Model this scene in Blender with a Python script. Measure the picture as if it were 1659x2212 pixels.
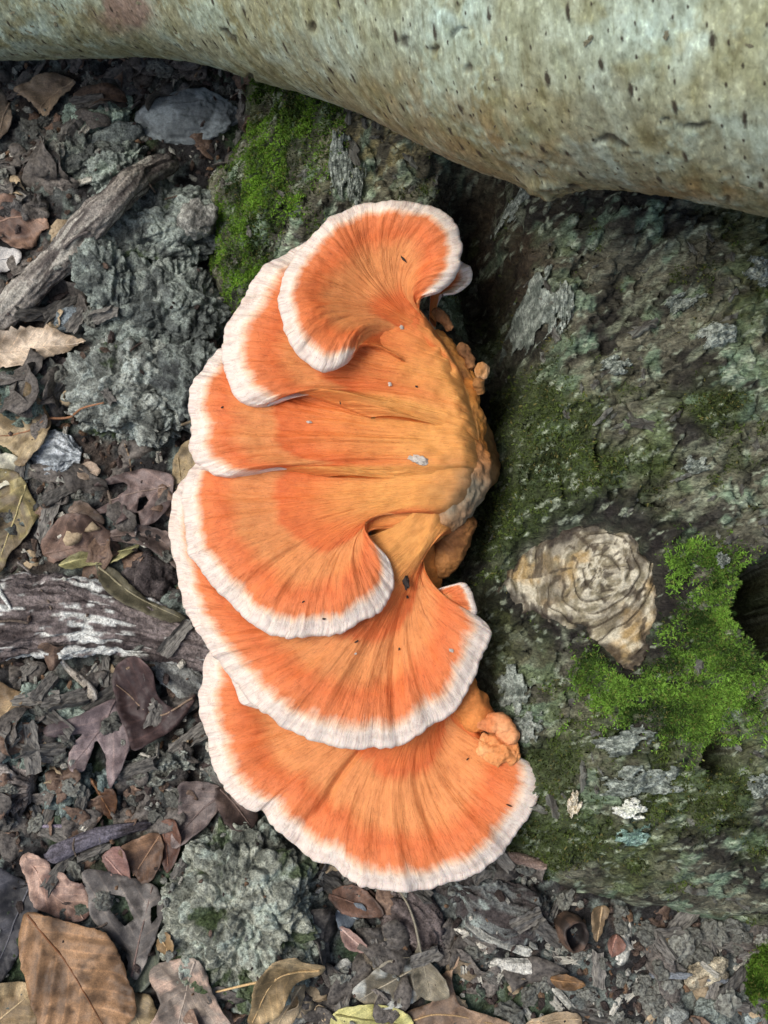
import bpy, bmesh, math, random
import numpy as np
from mathutils import Vector
from mathutils.geometry import delaunay_2d_cdt

for o in list(bpy.data.objects): bpy.data.objects.remove(o)
scene = bpy.context.scene
COL = scene.collection
random.seed(7); RNG = np.random.default_rng(11)

# ------------------------------------------------------------------ camera
TILT = math.radians(10); VFOV = math.radians(46); CAMZ = 0.78
CAM = np.array([0.0, -CAMZ*math.tan(TILT), CAMZ])
PW, PH = 1659.0, 2212.0           # photo pixel frame used for reading positions
cam_d = bpy.data.cameras.new('camera'); cam = bpy.data.objects.new('camera', cam_d); COL.objects.link(cam)
cam.location = CAM; cam.rotation_euler = (TILT, 0, 0)
cam_d.sensor_fit = 'VERTICAL'; cam_d.sensor_height = 24; cam_d.angle_y = VFOV if False else VFOV
cam_d.lens = 12/math.tan(VFOV/2)
cam_d.clip_start = 0.01; cam_d.clip_end = 100
cam_d.dof.use_dof = True; cam_d.dof.focus_distance = 0.655; cam_d.dof.aperture_fstop = 15.0
scene.camera = cam
# ------------------------------------------------------------------ light
SUN_EL, SUN_AZ = math.radians(62), math.radians(268)     # overcast wood, soft light from high up
world = bpy.data.worlds.new('World'); scene.world = world; world.use_nodes = True
wn = world.node_tree.nodes; wl = world.node_tree.links; wn.clear()
wo = wn.new('ShaderNodeOutputWorld'); bg = wn.new('ShaderNodeBackground'); sk = wn.new('ShaderNodeTexSky')
sk.sky_type = 'NISHITA'; sk.sun_disc = False; sk.sun_elevation = SUN_EL; sk.sun_rotation = SUN_AZ
sk.air_density = 1.0; sk.dust_density = 4.5; sk.ozone_density = 1.0
bg.inputs[1].default_value = 0.10
wl.new(sk.outputs[0], bg.inputs[0]); wl.new(bg.outputs[0], wo.inputs[0])
sun_d = bpy.data.lights.new('sun', 'SUN'); sun = bpy.data.objects.new('sun', sun_d); COL.objects.link(sun)
sun_d.energy = 1.5; sun_d.angle = math.radians(30); sun_d.color = (1.0, 0.98, 0.96)
sdir = Vector((math.sin(SUN_AZ)*math.cos(SUN_EL), math.cos(SUN_AZ)*math.cos(SUN_EL), math.sin(SUN_EL)))
sun.rotation_euler = sdir.to_track_quat('Z', 'Y').to_euler(); sun.location = (0, 0, 3)
scene.view_settings.view_transform = 'Standard'; scene.view_settings.look = 'None'
scene.view_settings.gamma = 1; scene.view_settings.exposure = 0.64
scene.view_settings.use_curve_mapping = False

# ------------------------------------------------------------------ helpers: projection
def P(px, py, z):
    px = np.asarray(px, float); py = np.asarray(py, float); z = np.asarray(z, float)
    k = 2*math.tan(VFOV/2)
    xc = (px/PW-.5)*k*PW/PH; yc = (.5-py/PH)*k
    c, s = math.cos(TILT), math.sin(TILT)
    dx, dy, dz = xc, yc*c+s, yc*s-c
    f = (z-CAM[2])/dz
    return np.stack(np.broadcast_arrays(CAM[0]+dx*f, CAM[1]+dy*f, z+0*f), -1)
def proj(p):
    q = np.asarray(p)-CAM; c, s = math.cos(TILT), math.sin(TILT); k = 2*math.tan(VFOV/2)
    yc = q[..., 1]*c+q[..., 2]*s; zc = -(-q[..., 1]*s+q[..., 2]*c)
    return np.stack([(q[..., 0]/zc/(k*PW/PH)+.5)*PW, (.5-yc/zc/k)*PH], -1)
def ray(px, py):
    p = P(px, py, 0.0)-CAM
    return p/np.linalg.norm(p)
def lin(c):
    c = np.asarray(c, float)/255.0
    return np.where(c <= .04045, c/12.92, ((c+.055)/1.055)**2.4)
# ------------------------------------------------------------------ helpers: noise
def _h(ix, iy, iz, s):
    M = np.uint32(0xffffffff)
    h = (ix.astype(np.int64)*374761393 + iy.astype(np.int64)*668265263 + iz.astype(np.int64)*2147483647 + s*974634173) & 0xffffffff
    h = ((h ^ (h >> 13))*1274126177) & 0xffffffff
    h = ((h ^ (h >> 16))*2246822519) & 0xffffffff
    return ((h ^ (h >> 15)) & 0xffffff)/float(0xffffff)
def vnoise(p, f, s=0):
    q = p*f; i = np.floor(q).astype(np.int64); t = q-i; t = t*t*t*(t*(t*6-15)+10)
    r = 0
    for dx in (0, 1):
        wx = t[..., 0] if dx else 1-t[..., 0]
        for dy in (0, 1):
            wy = t[..., 1] if dy else 1-t[..., 1]
            for dz in (0, 1):
                wz = t[..., 2] if dz else 1-t[..., 2]
                r = r + wx*wy*wz*_h(i[..., 0]+dx, i[..., 1]+dy, i[..., 2]+dz, s)
    return r*2-1
def fbm(p, f, o=4, s=0, g=.5, l=2.03):
    a = 1.; r = 0; n = 0
    for k in range(o):
        r = r+a*vnoise(p+k*1.37, f, s+k); n += a; a *= g; f *= l
    return r/n*1.5
def worley(p, f, s=0, d3=True):
    q = p*f; i = np.floor(q).astype(np.int64)
    f1 = np.full(q.shape[:-1], 9.); f2 = f1.copy(); idv = np.zeros(q.shape[:-1])
    for dx in (-1, 0, 1):
        for dy in (-1, 0, 1):
            for dz in ((-1, 0, 1) if d3 else (0,)):
                cx, cy, cz = i[..., 0]+dx, i[..., 1]+dy, i[..., 2]+dz
                a = _h(cx, cy, cz, s+11); b = _h(cx, cy, cz, s+12); c = _h(cx, cy, cz, s+13)
                d = (cx+a-q[..., 0])**2+(cy+b-q[..., 1])**2
                if d3: d = d+(cz+c-q[..., 2])**2
                m = d < f1
                f2 = np.where(m, f1, np.minimum(f2, d)); idv = np.where(m, a, idv); f1 = np.where(m, d, f1)
    return np.sqrt(f1), np.sqrt(f2), idv
def sstep(a, b, x):
    t = np.clip((x-a)/(b-a), 0, 1); return t*t*(3-2*t)
def mix(a, b, t):
    t = np.asarray(t)[..., None]; return np.asarray(a)*(1-t)+np.asarray(b)*t
def p3(x, y, z=None):
    return np.stack(np.broadcast_arrays(x, y, 0*x if z is None else z), -1)
def segdist(xy, poly, closed=False):
    poly = np.asarray(poly, float)[:, :2]; n = len(poly); d = np.full(xy.shape[:-1], 1e9)
    for k in range(n if closed else n-1):
        a = poly[k]; b = poly[(k+1) % n]; ab = b-a
        t = np.clip(((xy-a)@ab)/max(ab@ab, 1e-12), 0, 1)
        e = xy-(a+t[..., None]*ab); d = np.minimum(d, np.sqrt((e*e).sum(-1)))
    return d
def inside(xy, poly):
    poly = np.asarray(poly, float)[:, :2]; n = len(poly); r = np.zeros(xy.shape[:-1], bool)
    for k in range(n):
        a = poly[k]; b = poly[(k+1) % n]
        if a[1] == b[1]: continue
        c = ((a[1] > xy[..., 1]) != (b[1] > xy[..., 1])) & (xy[..., 0] < (b[0]-a[0])*(xy[..., 1]-a[1])/(b[1]-a[1])+a[0])
        r ^= c
    return r
def sdf(xy, poly):
    d = segdist(xy, poly, True); return np.where(inside(xy, poly), d, -d)
def cat(pts, n, closed=False):
    pts = np.asarray(pts, float); m = len(pts)
    L = np.r_[0, np.cumsum(np.linalg.norm(np.diff(pts[:, :2], axis=0), axis=1)**.5+1e-9)]
    L /= L[-1]
    T = np.linspace(0, 1, n); out = np.zeros((n, pts.shape[1]))
    # finite-difference tangents, hermite
    tg = np.zeros_like(pts)
    for k in range(m):
        a, b = max(k-1, 0), min(k+1, m-1); tg[k] = (pts[b]-pts[a])/(L[b]-L[a])
    idx = np.clip(np.searchsorted(L, T, side='right')-1, 0, m-2)
    h = (L[idx+1]-L[idx])[:, None]; u = ((T-L[idx])/(L[idx+1]-L[idx]))[:, None]
    u2, u3 = u*u, u*u*u
    return (2*u3-3*u2+1)*pts[idx]+(u3-2*u2+u)*h*tg[idx]+(-2*u3+3*u2)*pts[idx+1]+(u3-u2)*h*tg[idx+1]
LEAFY = np.zeros((560, 640), bool)      # cells of ground covered by whole leaves
# ------------------------------------------------------------------ helpers: mesh
def mesh(name, v, f, col=None, uv=None, smooth=True, attrs=None):
    v = np.asarray(v, np.float32); f = np.asarray(f, np.int32); k = f.shape[1]
    me = bpy.data.meshes.new(name)
    me.vertices.add(len(v)); me.vertices.foreach_set('co', v.ravel())
    me.loops.add(f.size); me.loops.foreach_set('vertex_index', f.ravel())
    me.polygons.add(len(f)); me.polygons.foreach_set('loop_start', np.arange(0, f.size, k, dtype=np.int32))
    me.polygons.foreach_set('use_smooth', np.full(len(f), smooth, bool))
    if col is not None:
        a = me.color_attributes.new('Col', 'FLOAT_COLOR', 'POINT')
        a.data.foreach_set('color', np.c_[np.clip(col, 0, 1), np.ones(len(v))].astype(np.float32).ravel())
    if uv is not None:
        l = me.uv_layers.new(name='fan'); l.data.foreach_set('uv', np.asarray(uv, np.float32)[f.ravel()].ravel())
    for nm, d in (attrs or {}).items():
        a = me.attributes.new(nm, 'FLOAT', 'POINT'); a.data.foreach_set('value', np.asarray(d, np.float32))
    me.update(calc_edges=True); me.validate()
    return me
def obj(name, me, mat=None, parent=None, loc=None):
    o = bpy.data.objects.new(name, me); COL.objects.link(o)
    if mat and not me.materials: me.materials.append(mat)
    if parent: o.parent = parent
    if loc is not None: o.location = loc
    return o
def tag(o, label=None, cat_=None, group=None, kind=None):
    if label: o['label'] = label
    if cat_: o['category'] = cat_
    if group: o['group'] = group
    if kind: o['kind'] = kind
    return o
def empty(name, loc, label, cat_, group=None):
    o = bpy.data.objects.new(name, None); COL.objects.link(o); o.location = loc; o.empty_display_size = .01
    return tag(o, label, cat_, group)
def gridfaces(nu, nv, wrap=False, off=0):
    i = np.arange(nu-1)[:, None]; j = np.arange(nv if wrap else nv-1)[None, :]
    a = i*nv+j; b = i*nv+(j+1) % nv; c = (i+1)*nv+(j+1) % nv; d = (i+1)*nv+j
    return np.stack([a, b, c, d], -1).reshape(-1, 4)+off
def gridnormals(V):
    du = np.gradient(V, axis=0); dv = np.gradient(V, axis=1)
    n = np.cross(du, dv); return n/(np.linalg.norm(n, axis=-1, keepdims=True)+1e-12)
_ico = {}
def ico(sub):
    if sub not in _ico:
        bm = bmesh.new(); bmesh.ops.create_icosphere(bm, subdivisions=sub, radius=1)
        v = np.array([q.co[:] for q in bm.verts]); f = np.array([[q.index for q in p.verts] for p in bm.faces]); bm.free()
        _ico[sub] = (v, f)
    return _ico[sub]
# ------------------------------------------------------------------ materials
def newmat(name):
    m = bpy.data.materials.new(name); m.use_nodes = True; nt = m.node_tree; nt.nodes.clear()
    out = nt.nodes.new('ShaderNodeOutputMaterial'); b = nt.nodes.new('ShaderNodeBsdfPrincipled')
    nt.links.new(b.outputs[0], out.inputs[0]); return m, nt, b
def N(nt, t, **k):
    n = nt.nodes.new('ShaderNode'+t)
    for a, v in k.items(): setattr(n, a, v)
    return n
def noise_n(nt, vec, scale, detail=4, rough=.6, dist=0):
    n = N(nt, 'TexNoise'); n.inputs['Scale'].default_value = scale; n.inputs['Detail'].default_value = detail
    n.inputs['Roughness'].default_value = rough; n.inputs['Distortion'].default_value = dist
    if vec is not None: nt.links.new(vec, n.inputs['Vector'])
    return n
def ramp_n(nt, fac, stops, interp='LINEAR'):
    r = N(nt, 'ValToRGB'); e = r.color_ramp; e.interpolation = interp
    while len(e.elements) < len(stops): e.elements.new(.5)
    for k, (p, c) in enumerate(stops):
        e.elements[k].position = p; e.elements[k].color = (*c, 1) if len(c) == 3 else c
    nt.links.new(fac, r.inputs[0]); return r
def mixc(nt, a, b, fac, mode='MIX'):
    m = N(nt, 'Mix', data_type='RGBA', blend_type=mode)
    for s, i in ((a, 6), (b, 7)):
        if hasattr(s, 'default_value') or hasattr(s, 'is_linked'): nt.links.new(s, m.inputs[i])
        else: m.inputs[i].default_value = (*s, 1)
    if isinstance(fac, (int, float)): m.inputs[0].default_value = fac
    else: nt.links.new(fac, m.inputs[0])
    return m.outputs[2]
def crusty(name, rough=.85, scale=900, bump=.5, contrast=.5, stretch=(1, 1, 1), rot=0, dist=.0012, spec=.3, glint=0.0):
    """vertex colour broken up by fine grain plus fine relief"""
    m, nt, b = newmat(name); L = nt.links.new
    at = N(nt, 'Attribute', attribute_name='Col'); tc = N(nt, 'TexCoord')
    mp = N(nt, 'Mapping'); mp.inputs['Rotation'].default_value = (0, 0, rot); mp.inputs['Scale'].default_value = stretch
    L(tc.outputs['Object'], mp.inputs[0])
    n1 = noise_n(nt, mp.outputs[0], scale, 5, .7); n2 = noise_n(nt, mp.outputs[0], scale*.3, 3, .6)
    r1 = ramp_n(nt, n1.outputs[0], [(.3, (1-contrast,)*3), (.5, (1, 1, 1)), (.72, (1+contrast,)*3)])
    c = mixc(nt, at.outputs['Color'], r1.outputs[0], 1.0, 'MULTIPLY')
    r2 = ramp_n(nt, n2.outputs[0], [(.33, (1-contrast*.5,)*3), (.68, (1+contrast*.5,)*3)])
    c = mixc(nt, c, r2.outputs[0], 1.0, 'MULTIPLY'); L(c, b.inputs['Base Color'])
    b.inputs['Roughness'].default_value = rough; b.inputs['Specular IOR Level'].default_value = spec
    if glint:
        rr = ramp_n(nt, n2.outputs[0], [(.5, (rough,)*3), (.62, (rough-glint,)*3)]); L(rr.outputs[0], b.inputs['Roughness'])
    bp = N(nt, 'Bump'); bp.inputs['Strength'].default_value = bump; bp.inputs['Distance'].default_value = dist
    L(n1.outputs[0], bp.inputs['Height'])
    bp2 = N(nt, 'Bump'); bp2.inputs['Strength'].default_value = bump; bp2.inputs['Distance'].default_value = dist*2.5
    L(n2.outputs[0], bp2.inputs['Height']); L(bp.outputs[0], bp2.inputs['Normal']); L(bp2.outputs[0], b.inputs['Normal'])
    return m
FURROW = math.radians(24)
M_soil = crusty('soil', .95, 800, .8, .75, glint=.35)
M_log = crusty('rotting_bark', .9, 850, .8, .8, stretch=(.35, 1, 1), rot=-FURROW, glint=.45)
M_stone = crusty('lichened_stone', .92, 900, .9, .75, glint=.3)
M_smooth = crusty('smooth_stone', .85, 900, .35, .28)
M_birch, nt, b = newmat('pale_bark'); L = nt.links.new
at = N(nt, 'Attribute', attribute_name='Col'); uvn = N(nt, 'UVMap', uv_map='fan')
def uvscale(x, y, rot=0.):
    m = N(nt, 'Mapping'); m.inputs['Scale'].default_value = (x, y, 1); m.inputs['Rotation'].default_value = (0, 0, rot); L(uvn.outputs[0], m.inputs[0]); return m.outputs[0]
gA = noise_n(nt, uvscale(560, 250), 1., 5, .75, .4); gB = noise_n(nt, uvscale(220, 90), 1., 4, .65, .3); gC = noise_n(nt, uvscale(420, 60), 1., 3, .6, .5)
c = mixc(nt, at.outputs['Color'], ramp_n(nt, gA.outputs[0], [(.30, (.40, .38, .32)), (.45, (.92, .92, .90)), (.56, (1.05, 1.05, 1.03)), (.68, (1.7, 1.7, 1.62))]).outputs[0], 1., 'MULTIPLY')
c = mixc(nt, c, ramp_n(nt, gB.outputs[0], [(.3, (.68, .66, .58)), (.7, (1.28, 1.28, 1.28))]).outputs[0], 1., 'MULTIPLY')
def slits(sx, sy, r0, keep, seed):
    wv = N(nt, 'VectorMath', operation='MULTIPLY_ADD'); L(gA.outputs['Color'], wv.inputs[0]); wv.inputs[1].default_value = (.22, .22, 0); L(uvscale(sx, sy, 0.), wv.inputs[2])
    vo = N(nt, 'TexVoronoi', voronoi_dimensions='2D', feature='F1'); vo.inputs['Scale'].default_value = 1.; vo.inputs['Randomness'].default_value = 1.; L(wv.outputs[0], vo.inputs['Vector'])
    r = ramp_n(nt, vo.outputs['Distance'], [(r0*.5, (.95, .95, .95)), (r0*1.1, (0, 0, 0))])
    k = N(nt, 'SeparateXYZ'); L(vo.outputs['Color'], k.inputs[0]); g = N(nt, 'Math', operation='GREATER_THAN'); g.inputs[1].default_value = keep; L(k.outputs[0], g.inputs[0])
    m = N(nt, 'Math', operation='MULTIPLY'); L(r.outputs[0], m.inputs[0]); L(g.outputs[0], m.inputs[1]); return m.outputs[0]
s1 = slits(92, 26, .095, .35, 1); s2 = slits(190, 80, .085, .5, 2)
sm_ = N(nt, 'Math', operation='MAXIMUM'); L(s1, sm_.inputs[0]); L(s2, sm_.inputs[1])
c = mixc(nt, c, ramp_n(nt, gC.outputs[0], [(.3, (.66, .63, .56)), (.42, (1, 1, 1)), (.7, (1.1, 1.1, 1.1))]).outputs[0], .7, 'MULTIPLY')
c = mixc(nt, c, tuple(lin((52, 44, 34))), sm_.outputs[0]); L(c, b.inputs['Base Color'])
b.inputs['Roughness'].default_value = .85; b.inputs['Specular IOR Level'].default_value = .3
hgt = N(nt, 'Math', operation='SUBTRACT'); L(gA.outputs[0], hgt.inputs[0]); L(sm_.outputs[0], hgt.inputs[1])
bp = N(nt, 'Bump'); bp.inputs['Strength'].default_value = .5; bp.inputs['Distance'].default_value = .0009; L(hgt.outputs[0], bp.inputs['Height']); L(bp.outputs[0], b.inputs['Normal'])
M_wood = crusty('old_wood', .85, 900, .7, .65, stretch=(1, 1, 1), glint=.3)
M_knot = crusty('knot_wood', .8, 900, .5, .35, glint=.2)
M_moss, nt, b = newmat('moss')
at = N(nt, 'Attribute', attribute_name='Col'); nt.links.new(at.outputs['Color'], b.inputs['Base Color'])
b.inputs['Roughness'].default_value = .75; b.inputs['Specular IOR Level'].default_value = .25
M_leaf, nt, b = newmat('dead_leaf')
at = N(nt, 'Attribute', attribute_name='Col'); tc = N(nt, 'TexCoord')
n1 = noise_n(nt, tc.outputs['Object'], 1300, 4, .7); n2 = noise_n(nt, tc.outputs['Object'], 260, 4, .65)
c = mixc(nt, at.outputs['Color'], ramp_n(nt, n1.outputs[0], [(.3, (.62,)*3), (.7, (1.38,)*3)]).outputs[0], 1., 'MULTIPLY')
c = mixc(nt, c, ramp_n(nt, n2.outputs[0], [(.3, (.72, .72, .75)), (.5, (1, 1, 1)), (.72, (1.25, 1.22, 1.2))]).outputs[0], 1., 'MULTIPLY')
vp = N(nt, 'Attribute', attribute_name='vph'); va = N(nt, 'Attribute', attribute_name='vamt')
fr_ = N(nt, 'Math', operation='PINGPONG'); fr_.inputs[1].default_value = .5; nt.links.new(vp.outputs['Fac'], fr_.inputs[0])
vr = ramp_n(nt, fr_.outputs[0], [(0, (1, 1, 1)), (.035, (.8, .8, .8)), (.085, (0, 0, 0))])
vm_ = N(nt, 'Math', operation='MULTIPLY'); nt.links.new(vr.outputs[0], vm_.inputs[0]); nt.links.new(va.outputs['Fac'], vm_.inputs[1])
vc = mixc(nt, c, (1.45, 1.38, 1.3), 1., 'MULTIPLY'); c = mixc(nt, c, vc, vm_.outputs[0])
nt.links.new(c, b.inputs['Base Color']); b.inputs['Roughness'].default_value = .55; b.inputs['Specular IOR Level'].default_value = .35
bp = N(nt, 'Bump'); bp.inputs['Strength'].default_value = .5; bp.inputs['Distance'].default_value = .0008
nt.links.new(n2.outputs[0], bp.inputs['Height']); nt.links.new(bp.outputs[0], b.inputs['Normal'])
def plain(name, c1, c2, rough=.85, scale=350, stretch=(1, 1, 1), bump=.6, var=.35):
    m, nt, b = newmat(name); L = nt.links.new
    tc = N(nt, 'TexCoord'); oi = N(nt, 'ObjectInfo'); mp = N(nt, 'Mapping'); mp.inputs['Scale'].default_value = stretch
    ad = N(nt, 'VectorMath', operation='ADD'); L(tc.outputs['Object'], ad.inputs[0]); L(oi.outputs['Random'], ad.inputs[1]); L(ad.outputs[0], mp.inputs[0])
    n = noise_n(nt, mp.outputs[0], scale, 5, .65)
    r = ramp_n(nt, n.outputs[0], [(.32, tuple(lin(c1))), (.68, tuple(lin(c2)))])
    v = N(nt, 'MapRange'); v.inputs[3].default_value = 1-var; v.inputs[4].default_value = 1+var; L(oi.outputs['Random'], v.inputs[0])
    hs = N(nt, 'HueSaturation'); L(r.outputs[0], hs.inputs['Color']); L(v.outputs[0], hs.inputs['Value']); L(hs.outputs[0], b.inputs['Base Color'])
    b.inputs['Roughness'].default_value = rough; b.inputs['Specular IOR Level'].default_value = .3
    bp = N(nt, 'Bump'); bp.inputs['Strength'].default_value = bump; bp.inputs['Distance'].default_value = .001
    L(n.outputs[0], bp.inputs['Height']); L(bp.outputs[0], b.inputs['Normal']); return m
M_dleaf = plain('dark_leaf_scrap', (38, 35, 33), (114, 108, 100), .6, 9, bump=.4)
M_bleaf = plain('brown_leaf_scrap', (72, 56, 48), (130, 108, 90), .6, 9, bump=.4)
M_tleaf = plain('tan_leaf_scrap', (128, 112, 88), (178, 160, 130), .65, 9, bump=.4)
M_bark = plain('bark_chip', (46, 44, 43), (128, 125, 117), .85, 7, (.25, 1, 1))
M_chip = plain('pale_chip', (120, 118, 108), (195, 192, 178), .8, 7, (.2, 1, 1), var=.25)
M_clod = plain('soil_clod', (44, 40, 37), (132, 134, 124), .92, 6, bump=1., var=.4)
M_dark = plain('dark_debris', (24, 20, 18), (60, 46, 38), .6, 500)
M_white = plain('white_fleck', (150, 142, 130), (206, 196, 182), .8, 500, var=.1)

# ------------------------------------------------------------------ height map shared by everything that lies on the ground
HX0, HY0, HR = -.55, -.6, .002
HNX, HNY = 560, 640
Hm = np.full((HNX, HNY), -1.)
def hput(x, y, z):
    i = np.clip(((x-HX0)/HR).astype(int), 0, HNX-1); j = np.clip(((y-HY0)/HR).astype(int), 0, HNY-1)
    np.maximum.at(Hm, (i, j), z)
def hget(x, y, A=None):
    A = Hm if A is None else A
    fx = np.clip((np.asarray(x)-HX0)/HR-.5, 0, HNX-1.001); fy = np.clip((np.asarray(y)-HY0)/HR-.5, 0, HNY-1.001)
    i = fx.astype(int); j = fy.astype(int); u = fx-i; w = fy-j
    return A[i, j]*(1-u)*(1-w)+A[i+1, j]*u*(1-w)+A[i, j+1]*(1-u)*w+A[i+1, j+1]*u*w
def hblur(n=4):
    B = Hm.copy()
    k = np.exp(-np.linspace(-2, 2, 2*n+1)**2/2); k /= k.sum()
    for ax in (0, 1):
        B = sum(w*np.roll(B, s-n, axis=ax) for s, w in enumerate(k))
    return B
ROCKY = np.zeros((HNX, HNY), bool)
def cell(x, y): return np.clip(((np.asarray(x)-HX0)/HR).astype(int), 0, HNX-1), np.clip(((np.asarray(y)-HY0)/HR).astype(int), 0, HNY-1)
def ground_px(px, py, z0=0.0):
    z = z0
    for _ in range(6):
        p = P(px, py, z); z = .5*z+.5*float(hget(p[0], p[1]))
    return P(px, py, z)

# ================================================================== GROUND
def axis(a, b, step, far, g=1.35):
    c = np.arange(a, b+step*.5, step); l = []; s = step; x = a
    while x > -far: s *= g; x -= s; l.append(x)
    r = []; s = step; x = b
    while x < far: s *= g; x += s; r.append(x)
    return np.r_[l[::-1], c, r]
gx = axis(-.33, .33, .0023, 6.); gy = axis(-.42, .42, .0023, 6.)
X, Y = np.meshgrid(gx, gy, indexing='ij'); Q = p3(X, Y)
g0 = .006*fbm(Q, 9, 3, 1)
f1, f2, idv = worley(Q+.004*fbm(Q, 60, 2, 5)[..., None], 75, 3, False)
crumb = np.clip(1-f1*1.15, 0, 1)**.7*(.35+.65*idv)
f1b, _, idb = worley(Q, 190, 8, False)
core = (np.abs(X) < .34) & (np.abs(Y) < .43)
GZ = g0+np.where(core, .0055*crumb+.0028*np.clip(1-f1b, 0, 1)*idb+.002*fbm(Q, 300, 2, 9), 0)
nz = fbm(Q, 40, 4, 21); nz2 = fbm(Q, 130, 3, 22)
gc = mix(lin((42, 39, 39)), lin((104, 106, 102)), sstep(-.2, .6, nz+.35*(idv-.5)))
gc = mix(gc, lin((90, 76, 66)), .6*sstep(.15, .6, fbm(Q, 55, 3, 25)))
gc = mix(gc, lin((128, 134, 126)), sstep(.2, .6, nz2+.6*(idb-.6))*.75)
gc = mix(gc, lin((58, 78, 44)), sstep(.35, .6, fbm(Q, 22, 3, 27))*.6)
gc = np.clip(gc*np.array([.84, .90, .90]), 0, 1)
ground = obj('ground', mesh('ground', np.stack([X, Y, GZ], -1).reshape(-1, 3), gridfaces(len(gx), len(gy)), gc.reshape(-1, 3)), M_soil)
tag(ground, 'dark crumbly forest soil under the leaf litter', None, None, 'structure')
hx = HX0+(np.arange(HNX)+.5)*HR; hy = HY0+(np.arange(HNY)+.5)*HR
ii = np.clip(np.searchsorted(gx, hx), 0, len(gx)-1); jj = np.clip(np.searchsorted(gy, hy), 0, len(gy)-1)
Hm[:] = GZ[np.ix_(ii, jj)]

# ================================================================== ROTTING LOG
bnd_px = [(440, -260), (470, 0), (520, 140), (545, 290), (462, 410), (452, 560), (500, 690), (640, 800), (790, 1000), (850, 1300), (940, 1600),
          (1030, 1790), (1120, 1880), (1220, 1930), (1330, 1965), (1500, 1985), (1720, 2030), (2100, 2060), (2450, 1900), (2600, 1200), (2600, 300), (2450, -260), (2000, -600), (900, -600)]
bnd = P([p[0] for p in bnd_px], [p[1] for p in bnd_px], 0.0)
lx = np.r_[np.arange(-.2, -.115, .004), np.arange(-.115, .255, .00105), np.arange(.255, .75, .006)]
ly = np.r_[np.arange(-.5, -.26, .006), np.arange(-.26, .30, .00105), np.arange(.30, .75, .006)]
LX, LY = np.meshgrid(lx, ly, indexing='ij'); LQ = p3(LX, LY); xy = LQ[..., :2]
d0 = sdf(xy, bnd)+.007*fbm(LQ, 18, 3, 31)
dp = np.maximum(d0, 0)
LZ = np.where(d0 > 0, .172*(1-np.exp(-dp/.062)), d0*1.6)
def pl(pts, z): return P([p[0] for p in pts], [p[1] for p in pts], z)
fung_line = pl([(720, 560), (700, 800), (740, 1100), (780, 1400), (840, 1620)], .1)
LZ -= .045*np.exp(-(segdist(xy, fung_line)/.06)**2)*sstep(0, .03, dp)
# crevice between fungus and log, holes
crev = pl([(1020, 440), (1042, 600), (1062, 700), (1078, 770), (1060, 830)], .10)
LZ -= .125*np.exp(-(segdist(xy, crev)/.018)**2)
crev2 = pl([(1050, 800), (1052, 950), (1056, 1080), (1000, 1200), (960, 1260), (1000, 1400), (1005, 1540), (1060, 1590)], .10)
LZ -= .055*np.exp(-(segdist(xy, crev2)/.011)**2)
LP = proj(np.stack([LX, LY, LZ], -1)); MPX = .00026      # photo position of each point of the log; metres per photo pixel there
def hole(px, py, rx, ry, depth):
    e = np.sqrt(((LP[..., 0]-px)/rx)**2+((LP[..., 1]-py)/ry)**2)+.18*fbm(LQ, 70, 3, 33)
    return depth*(1-sstep(.7, 1.15, e)), e
hd, he = hole(1672, 1315, 100, 114, .30); LZ -= hd
for a in ((1545, 1640, 32, 36, .035), (1572, 1772, 34, 10, .018), (1290, 985, 7, 34, .012), (1215, 1060, 8, 30, .012), (1400, 1095, 46, 10, .014)): LZ -= hole(*a)[0]
# relief
cs, sn = math.cos(FURROW), math.sin(FURROW)
U = LX*cs+LY*sn; V = -LX*sn+LY*cs
A = p3(U*.38, V, LZ*.6)
low = fbm(LQ, 22, 3, 41)
rid = 1-np.abs(fbm(A, 95, 4, 42)); rid2 = 1-np.abs(fbm(A, 210, 3, 43))
wf1, wf2, wid = worley(p3(U*.55, V, LZ*.5)+.004*fbm(LQ, 60, 2, 44)[..., None], 85, 45, False)
plate = sstep(.02, .16, wf2-wf1)
fine = fbm(p3(U*.6, V, LZ), 420, 3, 46)
inm = sstep(.0, .01, d0)
knot_px = [(1268+(a-1268)*1.06, 1285+(b_-1285)*1.06) for a, b_ in [(1112, 1245), (1135, 1190), (1190, 1150), (1265, 1132), (1350, 1165), (1398, 1225), (1415, 1320), (1395, 1415), (1350, 1440), (1310, 1395), (1270, 1350), (1195, 1312), (1135, 1280)]]
knot_poly = pl(knot_px, .152); kd = sdf(LP, knot_px)*MPX
kin = sstep(-.012, .001, kd)
LZ += inm*(.010*low+(1-kin*.8)*(.0050*(rid-.6)+.0042*plate*(.4+wid)+.0024*(rid2-.6)+.0016*fine))
LZ += .0075*np.exp(-((kd+.012)/.007)**2)*(.4+.9*sstep(-.4, .4, fbm(LQ, 70, 3, 47)))-.0055*sstep(-.004, .004, kd)
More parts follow.
